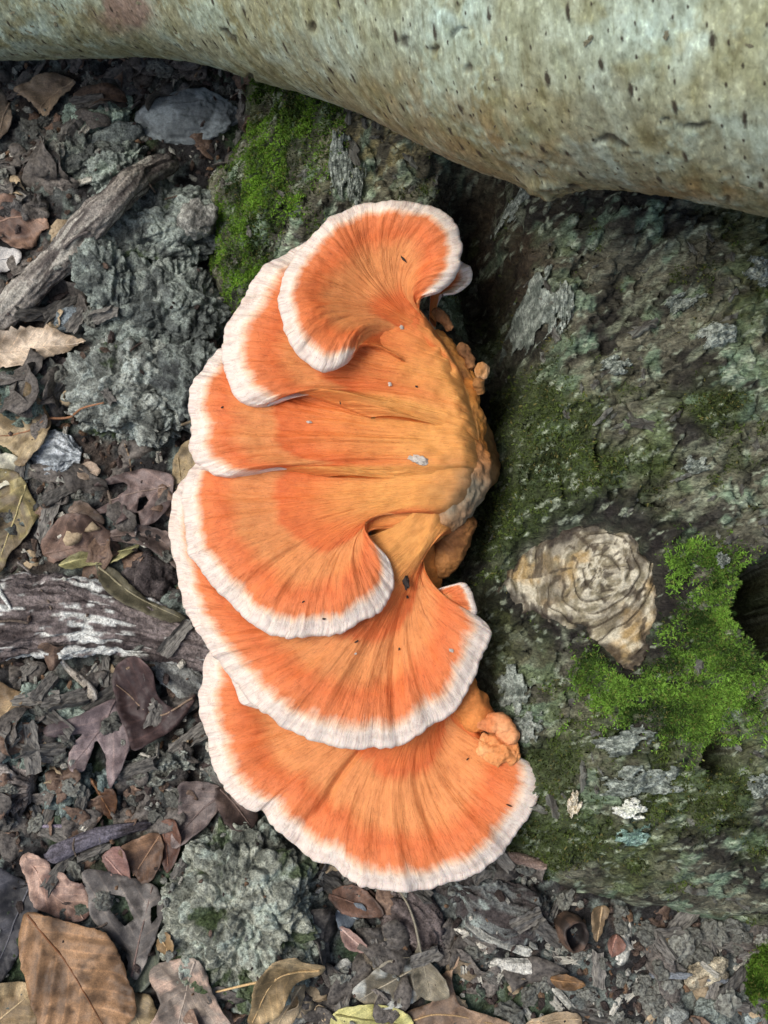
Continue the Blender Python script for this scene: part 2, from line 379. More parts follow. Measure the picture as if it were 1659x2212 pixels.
# moss and colour masks
def blob(px, py, rx, ry, z=.13, ang=0):
    dx, dy = LP[..., 0]-px, -(LP[..., 1]-py)
    ca, sa = math.cos(ang), math.sin(ang)
    return np.exp(-((dx*ca+dy*sa)/rx)**2-((-dx*sa+dy*ca)/ry)**2)
bright_poly = ([(1470, 1170), (1560, 1190), (1590, 1240), (1592, 1340), (1652, 1420), (1645, 1530), (1570, 1600), (1500, 1640), (1450, 1590), (1380, 1560), (1270, 1530), (1255, 1495), (1310, 1455), (1400, 1425), (1425, 1330), (1475, 1280)])
bd = sdf(LP, bright_poly)*MPX+.015*fbm(LQ, 55, 4, 51)+.008*fbm(LQ, 220, 3, 54)
bright = sstep(-.014, .016, bd)*(.2+.8*sstep(-.4, .15, fbm(LQ, 80, 4, 58)))
left_poly = [(590, 215), (680, 195), (740, 270), (740, 380), (680, 450), (590, 560), (520, 660), (465, 600), (460, 470), (490, 390), (550, 300)]
ld = sdf(LP, left_poly)*MPX+.014*fbm(LQ, 50, 3, 52)+.006*fbm(LQ, 220, 3, 55)
leftm = sstep(-.008, .010, ld)*(.55+.45*sstep(640, 520, LP[..., 0]+.35*(LP[..., 1]-380)+60*fbm(LQ, 90, 3, 56)))*(.3+.7*sstep(-.35, .15, fbm(LQ, 75, 3, 57)))
dark = sum(w*blob(*a) for w, a in ((1.0, (1130, 960, 100, 170)), (.9, (1080, 1130, 70, 110)), (.8, (1200, 1010, 120, 110)), (.8, (1130, 1760, 90, 120)), (.7, (1330, 1780, 120, 70)), (.8, (1540, 1690, 110, 80)), (.6, (1450, 860, 130, 70)), (.7, (1250, 900, 110, 90, .13, .6)), (.9, (1060, 1160, 60, 60)), (.7, (1330, 1010, 120, 60, .13, .6)), (.8, (1180, 1700, 60, 110)),
       (.9, (1320, 1620, 160, 60)), (1.1, (1470, 1710, 90, 60)), (1.1, (1620, 1830, 70, 60)), (.9, (1240, 1800, 110, 60)), (.7, (1640, 1560, 60, 60)), (.5, (1560, 900, 90, 60)), (.6, (1600, 1020, 80, 50)), (.8, (1500, 1180, 60, 40)), (.5, (1080, 1420, 60, 120)), (.5, (1420, 1900, 120, 40))))
dmn = fbm(LQ, 70, 4, 53)
darkm = sstep(.30, 1.0, dark*.75+.75*dmn+.25*fbm(LQ, 260, 3, 59))*.9
mossw = np.clip(bright+.9*leftm+.65*darkm, 0, 1)*(1-kin)
n1 = fbm(A, 60, 4, 61); n2 = fbm(A, 180, 3, 62); n3 = fbm(LQ, 14, 3, 63); n4 = fbm(LQ, 90, 4, 64)
lc = mix(lin((40, 36, 33)), lin((92, 86, 76)), sstep(-.45, .5, n1+.5*(wid-.5)))
lc = mix(lc, lin((124, 124, 110)), .6*sstep(.05, .6, n2+.35*n3))
lc = mix(lc, lin((116, 132, 116)), .65*sstep(.22, .55, n4+.35*blob(1230, 640, 120, 120)+.3*blob(1120, 1520, 80, 120)+.2*blob(1600, 760, 110, 90)))
lc = mix(lc, lin((48, 35, 26)), .9*np.clip(blob(1070, 560, 150, 190)*1.3+blob(900, 300, 150, 60)*.5, 0, 1)*sstep(-.5, .4, n1+.3))
lc = mix(lc, lin((152, 134, 98)), .8*np.clip(blob(870, 290, 170, 60, .12, .5)*1.2, 0, 1)*sstep(-.1, .3, n2))
lc = mix(lc, lin((78, 80, 48)), .7*sstep(-.2, .5, n3+.5*n4)*inm)
lc = np.clip(lc*1.25, 0, 1)
lc = mix(lc, lin((30, 24, 24)), .95*np.exp(-((kd+.008)/.016)**2)*sstep(-.35, .2, n4+.45))
lc = mix(lc, lin((56, 66, 32)), .8*sstep(.1, .9, dark*.8+.5*dmn))
lc = mix(lc, lin((172, 174, 160)), .6*sstep(.5, .68, fbm(A, 380, 3, 66)+.25*n4))
lc = mix(lc, lin((44, 62, 22)), .9*np.clip(bright+leftm, 0, 1))
lc = np.clip(lc*np.array([.92, 1.03, .90]), 0, 1)
keepq = d0 > -.03
fq = gridfaces(len(lx), len(ly)); kp = keepq.reshape(-1)[fq].all(1); fq = fq[kp]
LV = np.stack([LX, LY, LZ], -1); LN = gridnormals(LV)
flk = fbm(LV*1.0, 130, 3, 65)*sstep(.2, .7, 1-LN[..., 2])          # crumbling on steep flanks
LV = LV+LN*(.0030*flk*inm)[..., None]
used = np.zeros(LV.shape[0]*LV.shape[1], bool); used[fq] = True; remap = np.cumsum(used)-1
log = empty('rotting_log', P(1400, 1100, 0.0), 'rough mossy rotting log with pale knot, carrying the orange bracket fungus', 'log')
lo = np.array(log.location)
obj('bark', mesh('log_bark', LV.reshape(-1, 3)[used]-lo, remap[fq], lc.reshape(-1, 3)[used]), M_log, log)
hput(LX[d0 > 0], LY[d0 > 0], LZ[d0 > 0])
def on_log(px, py):
    z = .12
    for _ in range(10):
        p = P(px, py, z); z = .6*z+.4*float(hget(p[0], p[1]))
    return P(px, py, z)
# knot: pale exposed wood with swirling grain
kx = np.arange(knot_poly[:, 0].min()-.003, knot_poly[:, 0].max()+.003, .0006); ky = np.arange(knot_poly[:, 1].min()-.003, knot_poly[:, 1].max()+.003, .0006)
KX, KY = np.meshgrid(kx, ky, indexing='ij'); KQ = p3(KX, KY); kk = sdf(KQ[..., :2], knot_poly)+.003*fbm(KQ, 110, 3, 71)
kc = P(1300, 1240, .14)
wx = KX-kc[0]+.005*fbm(KQ, 22, 3, 72)+.0012*fbm(KQ, 120, 2, 90); wy = KY-kc[1]+.005*fbm(KQ, 22, 3, 73)
kr = np.sqrt((wx*1.0)**2+(wy*.85)**2); ka = np.arctan2(wy, wx)
rings = np.sin((kr+.0016*ka+.0018*fbm(KQ, 140, 2, 74))*2*math.pi/.0046)
rings2 = fbm(p3(kr*5, ka*.05, 0*kr), 70, 4, 75)
KZ = hget(KX, KY, hblur(2))+.0022*sstep(0, .006, kk)+.0003*rings*sstep(0, .01, kk)+.0006*rings2+.0003*fbm(p3(kr*7, ka*.045, 0*kr), 160, 3, 89)+.0015*np.exp(-(kr/.016)**2)-.005*sstep(.003, -.002, kk)+.0010*fbm(KQ, 60, 3, 79)
kcol = mix(lin((130, 122, 98)), lin((192, 185, 162)), sstep(-.6, .6, rings*.22+rings2+.4*fbm(p3(kr*7, ka*.045, 0*kr), 160, 3, 88)))
kcol = mix(kcol, lin((168, 134, 72)), .5*sstep(.2, .6, fbm(KQ, 60, 4, 76)))
kcol = mix(kcol, lin((60, 50, 38)), .8*sstep(.25, .5, fbm(p3(kr*4, ka*.09, 0*kr), 60, 3, 77)))
ringc = sstep(.80, .98, np.sin((kr+.0014*fbm(KQ, 60, 3, 86))*2*math.pi/.0052+1.2*ka*.4))*sstep(-.25, .2, fbm(p3(kr*3, ka*.02, 0*kr), 60, 2, 87))
KZ -= .0016*ringc
kcol = mix(kcol, lin((54, 45, 34)), .8*ringc)
kcol = mix(kcol, lin((70, 60, 46)), .55*sstep(.2, .5, fbm(KQ, 75, 4, 85)))
kcol = mix(kcol, lin((44, 36, 30)), .85*sstep(.007, .0, kk+.006*fbm(KQ, 150, 3, 78)))
kf = gridfaces(len(kx), len(ky)); kf = kf[(kk > -.002).reshape(-1)[kf].all(1)]
u_ = np.zeros(KX.size, bool); u_[kf] = True; rm = np.cumsum(u_)-1
obj('knot', mesh('knot', np.stack([KX, KY, KZ], -1).reshape(-1, 3)[u_]-lo, rm[kf], kcol.reshape(-1, 3)[u_]), M_knot, log)
# moss: upright leaflets
def blades(name, parent, base, nrm, hgt, wid, c1, c2, off):
    n = len(base); r = RNG.normal(size=(n, 3)); d = nrm+.75*r*.6; d[:, 2] += .15; d /= np.linalg.norm(d, axis=1, keepdims=True)
    t = np.cross(d, RNG.normal(size=(n, 3))); t /= np.linalg.norm(t, axis=1, keepdims=True)
    h = hgt*(.45+.9*RNG.random(n))[:, None]; w = wid*(.6+.8*RNG.random(n))[:, None]
    bend = np.cross(t, d)*h*.25
    v = np.stack([base-d*.0006-t*w*.5, base+t*w*.5-d*.0006, base+d*h*.55+t*w*.55+bend*.3, base+d*h*.55-t*w*.55+bend*.3, base+d*h+bend], 1)
    f = np.array([[0, 1, 2], [0, 2, 3], [3, 2, 4]])
    F = (np.arange(n)[:, None, None]*5+f[None]).reshape(-1, 3)
    c = mix(c1, c2, np.clip(.45+.75*fbm(base, 75, 3, 82)+.55*(RNG.random(n)-.5), 0, 1)); c = mix(c, lin((118, 108, 62)), .6*(RNG.random(n) < .10)); c = np.repeat(c[:, None, :], 5, 1)
    c[:, 4] *= 1.25
    o = obj(name, mesh(name, v.reshape(-1, 3)-off, F, c.reshape(-1, 3), smooth=False), M_moss, parent)
    o['kind'] = 'stuff'; return o
def sample(mask, n, frame=True):
    w = mask*(LZ > -.001)*((LX > -.14) & (LX < .26) & (LY > -.28) & (LY < .32))
    # cell area weighting is uniform inside the fine window
    w = w.reshape(-1); idx = RNG.choice(w.size, n, p=w/w.sum())
    jit = RNG.uniform(-.0005, .0005, (n, 3)); jit[:, 2] = 0
    return LV.reshape(-1, 3)[idx]+jit, LN.reshape(-1, 3)[idx]
tuft = .3+.7*sstep(-.3, .4, fbm(LQ, 130, 3, 81))
bb, bn = sample(bright*tuft*(1-kin), 66000); m1 = blades('moss', log, bb, bn, .0017, .0005, lin((40, 62, 20)), lin((120, 162, 60)), lo)
m1['label'] = 'bright green moss cushion beside the knot and dark hole'
bb, bn = sample(leftm*tuft, 46000); m2 = blades('moss', log, bb, bn, .0016, .00048, lin((34, 52, 16)), lin((108, 148, 46)), lo)
m2['label'] = 'bright green moss sheet on the root spur'
bb, bn = sample(darkm*tuft*(1-kin)*(1-bright), 28000); m3 = blades('moss', log, bb, bn, .0016, .0006, lin((40, 48, 20)), lin((78, 94, 40)), lo)
m3['label'] = 'thin dark olive moss film on the bark'
# loose bark flakes standing off the surface
def flake_mesh(seed, n=18):
    r = np.random.default_rng(seed); a = np.linspace(0, 2*math.pi, n, endpoint=False)
    rad = 1+.3*r.normal(size=n)*.6; x = np.cos(a)*rad; y = np.sin(a)*rad*.5
    z = .18*r.normal(size=n); top = np.c_[x, y, z+.22]; bot = np.c_[x*.85, y*.85, z-.1]
    v = np.r_[top, bot, [[0, 0, .38]], [[0, 0, -.1]]]; f = []
    for k in range(n):
        q = (k+1) % n; f += [[k, q, 2*n], [n+q, n+k, 2*n+1], [k, n+k, n+q], [k, n+q, q]]
    return v, np.array(f)
FL = []
for s in range(6):
    v, f = flake_mesh(s); c = mix(lin((92, 88, 80)), lin((150, 152, 140)), sstep(-.3, .4, fbm(v, 2., 2, s)))
    FL.append(mesh('bark_flake', v, f, c, smooth=False))
nfl = 300
wsel = (1-mossw)*inm*(1-kin)*sstep(-.1, .3, n1)
fb, fn = sample(wsel, nfl)
for k in range(nfl):
    o = obj('bark_flake', FL[k % 6], M_wood, log)
    q = Vector(fn[k]).to_track_quat('Z', 'Y')
    o.rotation_mode = 'QUATERNION'
    from mathutils import Quaternion
    o.rotation_quaternion = q @ Quaternion((0, 0, 1), random.uniform(-.5, .5)+FURROW*0) @ Quaternion((1, 0, 0), random.uniform(-.3, .3))
    s = random.uniform(.0016, .0050)*random.choice((.7, 1, 1.4)); o.scale = (s*random.uniform(.8, 1.5), s, s)
    o.location = fb[k]-lo+fn[k]*s*.1
# lichen crusts on the log
def crust(px, py, w, h, c1, c2, seed, name='lichen', label=None):
    c = on_log(px, py); s = (P(px+100, py, c[2])[0]-c[0])/100
    xs = np.linspace(-1.2, 1.2, 46); A_, B_ = np.meshgrid(xs, xs, indexing='ij'); q = p3(A_, B_)
    e = np.sqrt(A_**2+B_**2)+.55*fbm(q, 2.2, 3, seed)
    wx_, wy_ = c[0]+A_*w*s*.5, c[1]+B_*h*s*.5
    z = hget(wx_, wy_)+.0035*sstep(1, .75, e)*(.5+.8*np.clip(1-worley(q, 5, seed, False)[0], 0, 1))+.0005
    f = gridfaces(46, 46); f = f[(e < 1.0).reshape(-1)[f].all(1)]
    if not len(f): return
    u = np.zeros(A_.size, bool); u[f] = True; r_ = np.cumsum(u)-1
    co = mix(lin(c1), lin(c2), sstep(-.4, .4, fbm(q, 5, 3, seed+1)))
    o = obj(name, mesh(name, np.stack([wx_, wy_, z], -1).reshape(-1, 3)[u]-lo, r_[f], co.reshape(-1, 3)[u]), M_stone, log)
    if label: o['label'] = label
crust(1370, 1747, 74, 44, (214, 218, 200), (236, 238, 226), 91, label='cream white lichen scab')
crust(1375, 1805, 70, 50, (108, 136, 122), (150, 178, 164), 92, label='turquoise lichen crust')
crust(1240, 1737, 26, 54, (190, 178, 150), (226, 220, 200), 93)
for k, (a, b_, w, h) in enumerate([(1340, 1700, 80, 40), (1350, 1600, 110, 60), (1400, 1690, 110, 70), (1145, 680, 70, 120), (1215, 660, 40, 100), (1640, 590, 80, 60), (1105, 1490, 60, 90), (1140, 1570, 50, 60), (1110, 450, 60, 44), (1560, 720, 90, 50), (1470, 660, 70, 40), (1330, 790, 60, 40), (1500, 1010, 60, 40), (1640, 1700, 50, 50), (1560, 1210, 30, 30), (735, 360, 50, 90), (770, 400, 40, 60)]):
    crust(a, b_, w, h, (104, 112, 102), (158, 166, 154), 100+3*k)

# ================================================================== STONES, CLODS
def rock(name, px, py, w, h, tall, label, cat_, c1, c2, seed, sub=5, ang=0, rough=.16, crumbs=1., moss=0, sink=.35, mat=None, spots=None, f=1., group=None):
    c = ground_px(px, py); s = (P(px+100, py, c[2])[0]-c[0])/100
    v, fc = ico(sub); sv = np.array([seed*1.7, seed*.9, 0])
    ax = np.array([w*s*.5, h*s*.5, tall*.62]); ca, sa = math.cos(ang), math.sin(ang)
    R = 1+rough*fbm(v+sv, 1.3*f, 3, seed)+.10*rough/.16*fbm(v+sv, 3.5*f, 3, seed+1)
    q = v*ax
    pl_ = worley(v+sv, 3.0*f, seed+2)
    R = R-.05*crumbs*(1-sstep(.0, .10, pl_[1]-pl_[0]))+.05*crumbs*(pl_[2]-.5)
    wq = worley(q*1.0+sv, 120, seed+3); g = fbm(q+sv, 160, 3, seed+4)
    p = q*R[:, None]
    nrm = v/ax; nrm /= np.linalg.norm(nrm, axis=1, keepdims=True)
    wb = worley(q+sv+.004*fbm(q+sv, 50, 2, seed+8)[:, None], 58, seed+9); w3 = worley(q+sv, 250, seed+10)
    wc_ = worley(q+sv+.006*fbm(q+sv, 30, 2, seed+14)[:, None], 27, seed+13)
    rel = .003*(np.clip(1-wc_[0], 0, 1)*(.3+wc_[2])-.4)*min(1, tall/.03)-.004*(1-sstep(0, .10, wc_[1]-wc_[0]))*min(1, tall/.03)+.0030*(np.clip(1-wb[0], 0, 1)*(.4+wb[2])-.45)-.0022*(1-sstep(.0, .14, wb[1]-wb[0]))+.0020*(np.clip(1-wq[0], 0, 1)*(.3+wq[2])-.4)-.0016*(1-sstep(0, .15, wq[1]-wq[0]))+.0013*np.clip(1-w3[0], 0, 1)*w3[2]+.0022*g
    nr2 = nrm*.55+v*.25; nr2[:, 2] += .35; nr2 /= np.linalg.norm(nr2, axis=1, keepdims=True); p = p+nr2*(.8*crumbs*rel)[:, None]
    p = np.c_[p[:, 0]*ca-p[:, 1]*sa, p[:, 0]*sa+p[:, 1]*ca, p[:, 2]]
    col = mix(lin(c1), lin(c2), sstep(-.4, .45, fbm(q+sv, 70, 4, seed+5)+.7*(wq[2]-.5)+.5*(w3[2]-.5)))
    if spots is not None: col = mix(col, lin(spots), .7*sstep(.12, .4, fbm(q+sv, 130, 4, seed+6)))
    col = mix(col, np.array(lin(c1))*.6, .6*sstep(.15, .45, fbm(q+sv, 95, 4, seed+11)))
    col = np.clip(col*np.array([1.16, 1.15, 1.10]), 0, 1)
    if moss: col = mix(col, lin((56, 72, 34)), .85*sstep(.42-moss, .75-moss, fbm(q+sv, 55, 4, seed+7)+.3*fbm(q+sv, 240, 3, seed+12)))
    p = p+np.array([c[0], c[1], c[2]-tall*.62*sink+tall*.34])
    base = np.array([c[0], c[1], p[:, 2].min()])
    o = obj(name, mesh(name, p-base, fc, col), mat or M_stone, None, base); tag(o, label, cat_, group)
    up = p[:, 2] > c[2]-.004; ROCKY[cell(p[up & (p[:, 2] > c[2]+.003), 0], p[up & (p[:, 2] > c[2]+.003), 1])] = True; hput(p[up, 0], p[up, 1], p[up, 2])
    return o
LIC = ((84, 90, 88), (136, 146, 140)); DRK = ((54, 52, 52), (92, 90, 88))
rock('stone', 405, 262, 230, 125, .022, 'smooth blue-grey stone lying near the pale fallen trunk', 'stone', (104, 112, 116), (136, 146, 150), 3, 6, .08, .12, .25, mat=M_smooth)
rock('stone', 250, 300, 140, 60, .014, 'grey slab of rock tucked beside the smooth blue-grey stone', 'stone', (96, 104, 104), (128, 138, 134), 4, 4, .35, .12, .5)
rock('clod', 320, 520, 330, 240, .052, 'large crusty grey-green lichened clod beside the mossy root spur', 'clod', *LIC, 5, 7, .2, .2, 1., .02, spots=(150, 160, 152))
rock('clod', 340, 680, 310, 250, .050, 'broad grey crumbly clod beneath the upper orange caps', 'clod', *LIC, 6, 7, -.3, .2, 1., .0, spots=(148, 156, 150))
rock('clod', 290, 850, 290, 250, .044, 'pale crumbly clod crossed by a thin leaf stalk', 'clod', (88, 92, 88), (146, 152, 146), 7, 7, .1, .2, 1.1, -.02, spots=(160, 170, 166))
rock('clod', 250, 370, 150, 90, .024, 'small lumpy lichened clod between the stick and the smooth stone', 'clod', *LIC, 8, 6, .5, .2, 1.1, .03, spots=(150, 164, 152))
rock('clod', 160, 340, 150, 110, .020, 'dull grey clod at the upper end of the ridged stick', 'clod', (78, 82, 80), (120, 128, 120), 9, 6, .2)
rock('clod', 105, 820, 130, 110, .024, 'dark brown porous clod under the pale serrated leaf', 'clod', (56, 50, 50), (92, 86, 86), 10, 6, .6, .2)
rock('pebble', 160, 692, 90, 62, .016, 'small bluish pebble next to the ridged stick', 'pebble', (110, 120, 126), (150, 160, 166), 12, 4, .2, .14, .4)
rock('clod', 430, 480, 90, 80, .022, 'whitish flaky lump at the foot of the bright moss', 'clod', (112, 112, 108), (164, 166, 160), 13, 4, .2)
rock('clod', 120, 1545, 170, 150, .026, 'greenish grey clod beside the bent white twig', 'clod', (92, 104, 98), (140, 154, 144), 14, 6, .3, .2, 1.)
rock('clod', 55, 1600, 110, 130, .024, 'cracked greenish clod between the rotten bark block and grey oak leaf', 'clod', (80, 92, 88), (126, 140, 132), 15, 6, 1.2, .2)
rock('clod', 150, 1700, 130, 130, .022, 'dark teal grey clod under the tip of the grey oak leaf', 'clod', (66, 76, 76), (110, 122, 118), 16, 6, .2, .2)
rock('clod', 335, 1655, 160, 80, .024, 'frilled grey bark-like lump beside the lowest cap', 'clod', (80, 80, 74), (146, 152, 144), 17, 6, .15, .25)
rock('clod', 235, 1690, 60, 70, .016, 'small teal lichen-coated lump beside the brown leaf stub', 'clod', (96, 110, 108), (140, 154, 150), 18, 4)
rock('boulder', 520, 1960, 350, 400, .052, 'large lichened rock with green moss specks below the lowest cap', 'rock', (92, 96, 88), (148, 152, 140), 20, 7, .2, .2, 1.15, .12, spots=(160, 172, 162))
rock('clod', 1010, 1880, 150, 130, .016, 'dark soil hump under the lower edge of the fungus', 'clod', (50, 46, 44), (84, 80, 78), 21, 4)
rock('pebble', 830, 2045, 95, 95, .016, 'tan brown pebble beside the pink leaf scrap', 'pebble', (96, 88, 76), (136, 128, 114), 22, 4, 0, .14, .4)
rock('pebble', 1440, 2040, 50, 50, .010, 'tan rounded crumb near the white splinter', 'pebble', (120, 108, 84), (156, 142, 112), 23, 3, 0, .14, .4)
rock('pebble', 1525, 2100, 100, 66, .014, 'pale knobbly lump lying on the blue-grey twig', 'pebble', (140, 130, 110), (190, 182, 160), 24, 4, .3, .2, .7)
rock('stone', 1560, 2175, 130, 100, .018, 'grey lichened stone near the pale knobbly lump', 'stone', (88, 94, 92), (132, 142, 136), 25, 6, .3, .2, .8)
rock('stone', 1640, 2195, 110, 80, .016, 'bluish grey stone half under the corner moss tuft', 'stone', (100, 112, 114), (142, 154, 154), 26, 4, .1, .2, .6)
rock('pebble', 1455, 2190, 80, 60, .012, 'dull grey pebble among the dark crumbs', 'pebble', (90, 92, 90), (128, 132, 128), 27, 4, .1, .2, .6)
rock('clod', 45, 450, 120, 90, .016, 'dark clod under the brown leaf by the stick', 'clod', *DRK, 28, 4)
rock('clod', 330, 1260, 110, 120, .020, 'dark ribbed clod between the olive leaf and the fungus edge', 'clod', (58, 52, 52), (98, 90, 88), 29, 4, .4)
rock('clod', 390, 1310, 90, 70, .018, 'small greenish clod tucked behind the white-streaked branch', 'clod', (78, 86, 82), (118, 128, 122), 30, 4)

# ================================================================== STICKS
def tube(pts, rad, nl, na, noisef=None, flat=1.0, cap=True):
    """pts 3D, rad per point -> closed tube grid; noisef(q, ang, u) -> displacement"""
    pr = cat(np.c_[np.asarray(pts, float), np.asarray(rad, float)[:, None]], nl); c, r = pr[:, :3], pr[:, 3]
    t = np.gradient(c, axis=0); t /= np.linalg.norm(t, axis=1, keepdims=True)
    up = np.array([0, 0, 1.]); sd = np.cross(t, up); sd /= np.linalg.norm(sd, axis=1, keepdims=True)+1e-9; nn = np.cross(sd, t)
    a = np.linspace(0, 2*math.pi, na, endpoint=False)
    dirv = np.cos(a)[None, :, None]*sd[:, None]+np.sin(a)[None, :, None]*nn[:, None]*flat
    base = c[:, None]+dirv*r[:, None, None]
    u = np.r_[0, np.cumsum(np.linalg.norm(np.diff(c, axis=0), axis=1))]
    if noisef is not None:
        D, colr = noisef(base, a[None, :]+0*u[:, None], u[:, None]+0*a[None, :], r[:, None]+0*a[None, :]); base = base+dirv*D[..., None]
    else: colr = None
    v = base.reshape(-1, 3); f = gridfaces(nl, na, True)
    if cap:
        n0 = len(v); v = np.r_[v, [base[0].mean(0)], [base[-1].mean(0)]]
        k = np.arange(na); q = (k+1) % na
        f = np.r_[f, np.c_[np.full(na, n0), q, k, k], np.c_[np.full(na, n0+1), (nl-1)*na+k, (nl-1)*na+q, (nl-1)*na+q]]
        if colr is not None: colr = np.r_[colr.reshape(-1, 3), [colr[0].mean(0)], [colr[-1].mean(0)]]
    return v, f, colr
def tris(f):
    """quads with a repeated last vertex become proper triangles"""
    q = f[f[:, 2] != f[:, 3]]; t = f[f[:, 2] == f[:, 3]][:, :3]
    return np.r_[q[:, [0, 1, 2]], q[:, [0, 2, 3]], t]
def stick(name, pxs, rad_px, label, cat_, c1, c2, seed, lift=0.4, nl=120, na=28, ridge=.12, streak=None, streak_amt=.5, group=None, flat=1., mat=None, dz=None, taper=.6):
    pts = []; rd = []
    for k, (a, b_) in enumerate(pxs):
        p = ground_px(a, b_, .01); s = (P(a+100, b_, p[2])[0]-p[0])/100; r = (rad_px if np.isscalar(rad_px) else rad_px[k])*s
        hz = hget(p[0], p[1], HB); pts.append([p[0], p[1], hz+r*lift*flat+(0 if dz is None else dz[k])]); rd.append(r)
    def nf(q, a, u, r):
        A_ = np.stack([np.cos(a)*r*1.0, np.sin(a)*r, u*.10], -1)+seed
        rr = 1-np.abs(fbm(A_, 260, 4, seed)); lumps = fbm(q, 45, 3, seed+1)
        fine_ = fbm(np.stack([np.cos(a)*r, np.sin(a)*r, u*.25], -1)+seed, 700, 2, seed+2)
        ue = np.minimum(u, u.max()-u); rag = fbm(np.stack([np.cos(a)*r*3, np.sin(a)*r*3, 0*a+seed], -1), 300, 3, seed+7)
        endt = 1-sstep(0, 1, (ue/(r.max()*1.1+1e-6))+.5*rag) if taper else 0
        D = r*(ridge*(rr-.6)*2+.18*lumps+.06*fine_-taper*endt)
        cc = mix(lin(c1), lin(c2), sstep(-.5, .5, fbm(A_, 330, 4, seed+3)+.3*lumps))
        if streak is not None:
            cc = mix(cc, lin(streak), .9*sstep(.5-streak_amt, .75-streak_amt, fbm(A_, 420, 3, seed+4)+.7*fbm(q, 28, 2, seed+5)))
        return D, cc
    v, f, cc = tube(pts, rd, nl, na, nf, flat); f = tris(f)
    base = np.array([v[:, 0].mean(), v[:, 1].mean(), v[:, 2].min()])
    o = obj(name, mesh(name, v-base, f, cc), mat or M_wood, None, base); tag(o, label, cat_, group)
    hput(v[:, 0], v[:, 1], v[:, 2]); LEAFY[cell(v[:, 0], v[:, 1])] = True; return o
HB = hblur(6)
rock('clod', 225, 600, 120, 170, .030, 'upright grey clod wedged against the ridged stick', 'clod', *LIC, 31, 6, .3, .2)
rock('clod', 420, 830, 150, 200, .036, 'dark grey clod in the shade of the third cap', 'clod', (66, 70, 70), (118, 126, 122), 32, 6, .3, .2)
rock('clod', 60, 860, 130, 120, .020, 'mossy teal lump under the tan lobed leaf', 'clod', (70, 84, 80), (112, 126, 116), 33, 5, .3, .2)
rock('clod', 210, 250, 150, 90, .018, 'pale green lichened lump near the pale trunk', 'clod', (96, 110, 100), (146, 164, 150), 34, 5, .2, .2)
HB = hblur(6)
stick('stick', [(-60, 760), (30, 690), (150, 580), (250, 460), (330, 395), (385, 362)], [26, 30, 32, 32, 28, 20], 'ridged dry grey stick leaning over crumbly clods', 'stick', (78, 72, 68), (146, 140, 130), 41, 1.6, 260, 60, .16, (170, 166, 154), .25)
HB = hblur(6)
stick('rotten_branch', [(-80, 1330), (60, 1335), (200, 1338), (330, 1365), (460, 1400), (560, 1425)], [92, 88, 74, 58, 46, 38], 'thick rotten branch with white streaked wood running under the fungus', 'branch', (58, 50, 48), (122, 112, 108), 42, 1.0, 320, 130, .12, (214, 216, 208), .44, flat=.6)
HB = hblur(6)
stick('bark_strip', [(325, 1425), (380, 1450), (440, 1490), (500, 1500)], [20, 34, 34, 18], 'grooved grey bark strip below the white-streaked branch', 'bark', (74, 74, 72), (136, 138, 132), 43, .3, 140, 60, .16, (170, 176, 172), .1, flat=.5)
stick('bark_block', [(-60, 1690), (20, 1692), (78, 1700)], [84, 84, 78], 'thick grey-brown block of rotten bark beside teal clods', 'bark', (62, 56, 54), (142, 134, 128), 44, .8, 120, 80, .16, (168, 162, 154), .1, flat=.5)
stick('twig', [(105, 1850), (170, 1822), (250, 1795), (330, 1778)], [17, 18, 16, 10], 'smooth wet purplish twig lying across the leaf litter', 'twig', (46, 41, 43), (108, 104, 112), 45, 1.3, 120, 30, .05)
stick('twig', [(122, 1410), (155, 1445), (190, 1480), (208, 1505), (203, 1520)], [5, 7, 9, 12, 6], 'bent white twig with a swollen end on greenish clod', 'twig', (158, 150, 136), (212, 206, 192), 46, 1.4, 90, 20, .05)
stick('twig', [(60, 1785), (140, 1784), (200, 1790)], [3, 4, 4], 'thin violet stem beside the wet purplish twig', 'twig', (98, 90, 104), (140, 132, 144), 47, 1.2, 60, 12, .04)
stick('twig', [(-10, 1262), (10, 1290), (25, 1316)], [5, 5, 3], 'short pale splinter lying on the thick rotten branch', 'splinter', (196, 198, 190), (226, 228, 220), 48, 1.2, 30, 10, .05)
stick('twig', [(1085, 1845), (1130, 1856), (1180, 1872)], [10, 11, 9], 'short pinkish brown twig poking from under the lowest cap', 'twig', (112, 94, 84), (160, 142, 130), 49, 1.0, 60, 20, .06)
stick('twig', [(1400, 2105), (1500, 2112), (1640, 2128)], [6, 7, 6], 'thin blue-grey twig under the pale knobbly lump', 'twig', (84, 88, 94), (130, 136, 140), 50, 1.0, 80, 12, .05)
stick('twig', [(700, 1850), (760, 1890), (800, 1925), (830, 1960)], [5, 5, 5, 4], 'thin brown twig hanging from under the lower cap edge', 'twig', (74, 58, 50), (122, 100, 84), 51, 1.2, 70, 12, .05)
HB = hblur(5)
stick('bark_slab', [(975, 1905), (1060, 1960), (1150, 1985), (1200, 2000)], [40, 62, 58, 30], 'layered slab of dark bark with green-grey top below the fungus', 'bark', (64, 58, 56), (112, 116, 112), 52, .35, 160, 80, .18, (150, 160, 152), .1, flat=.5)
stick('bark_slab', [(820, 1930), (880, 1975), (930, 2030), (960, 2060)], [36, 52, 46, 26], 'dark fissured bark slab beside the tan brown pebble', 'bark', (54, 46, 44), (108, 98, 94), 53, .35, 140, 70, .18, flat=.5)
HB = hblur(4)
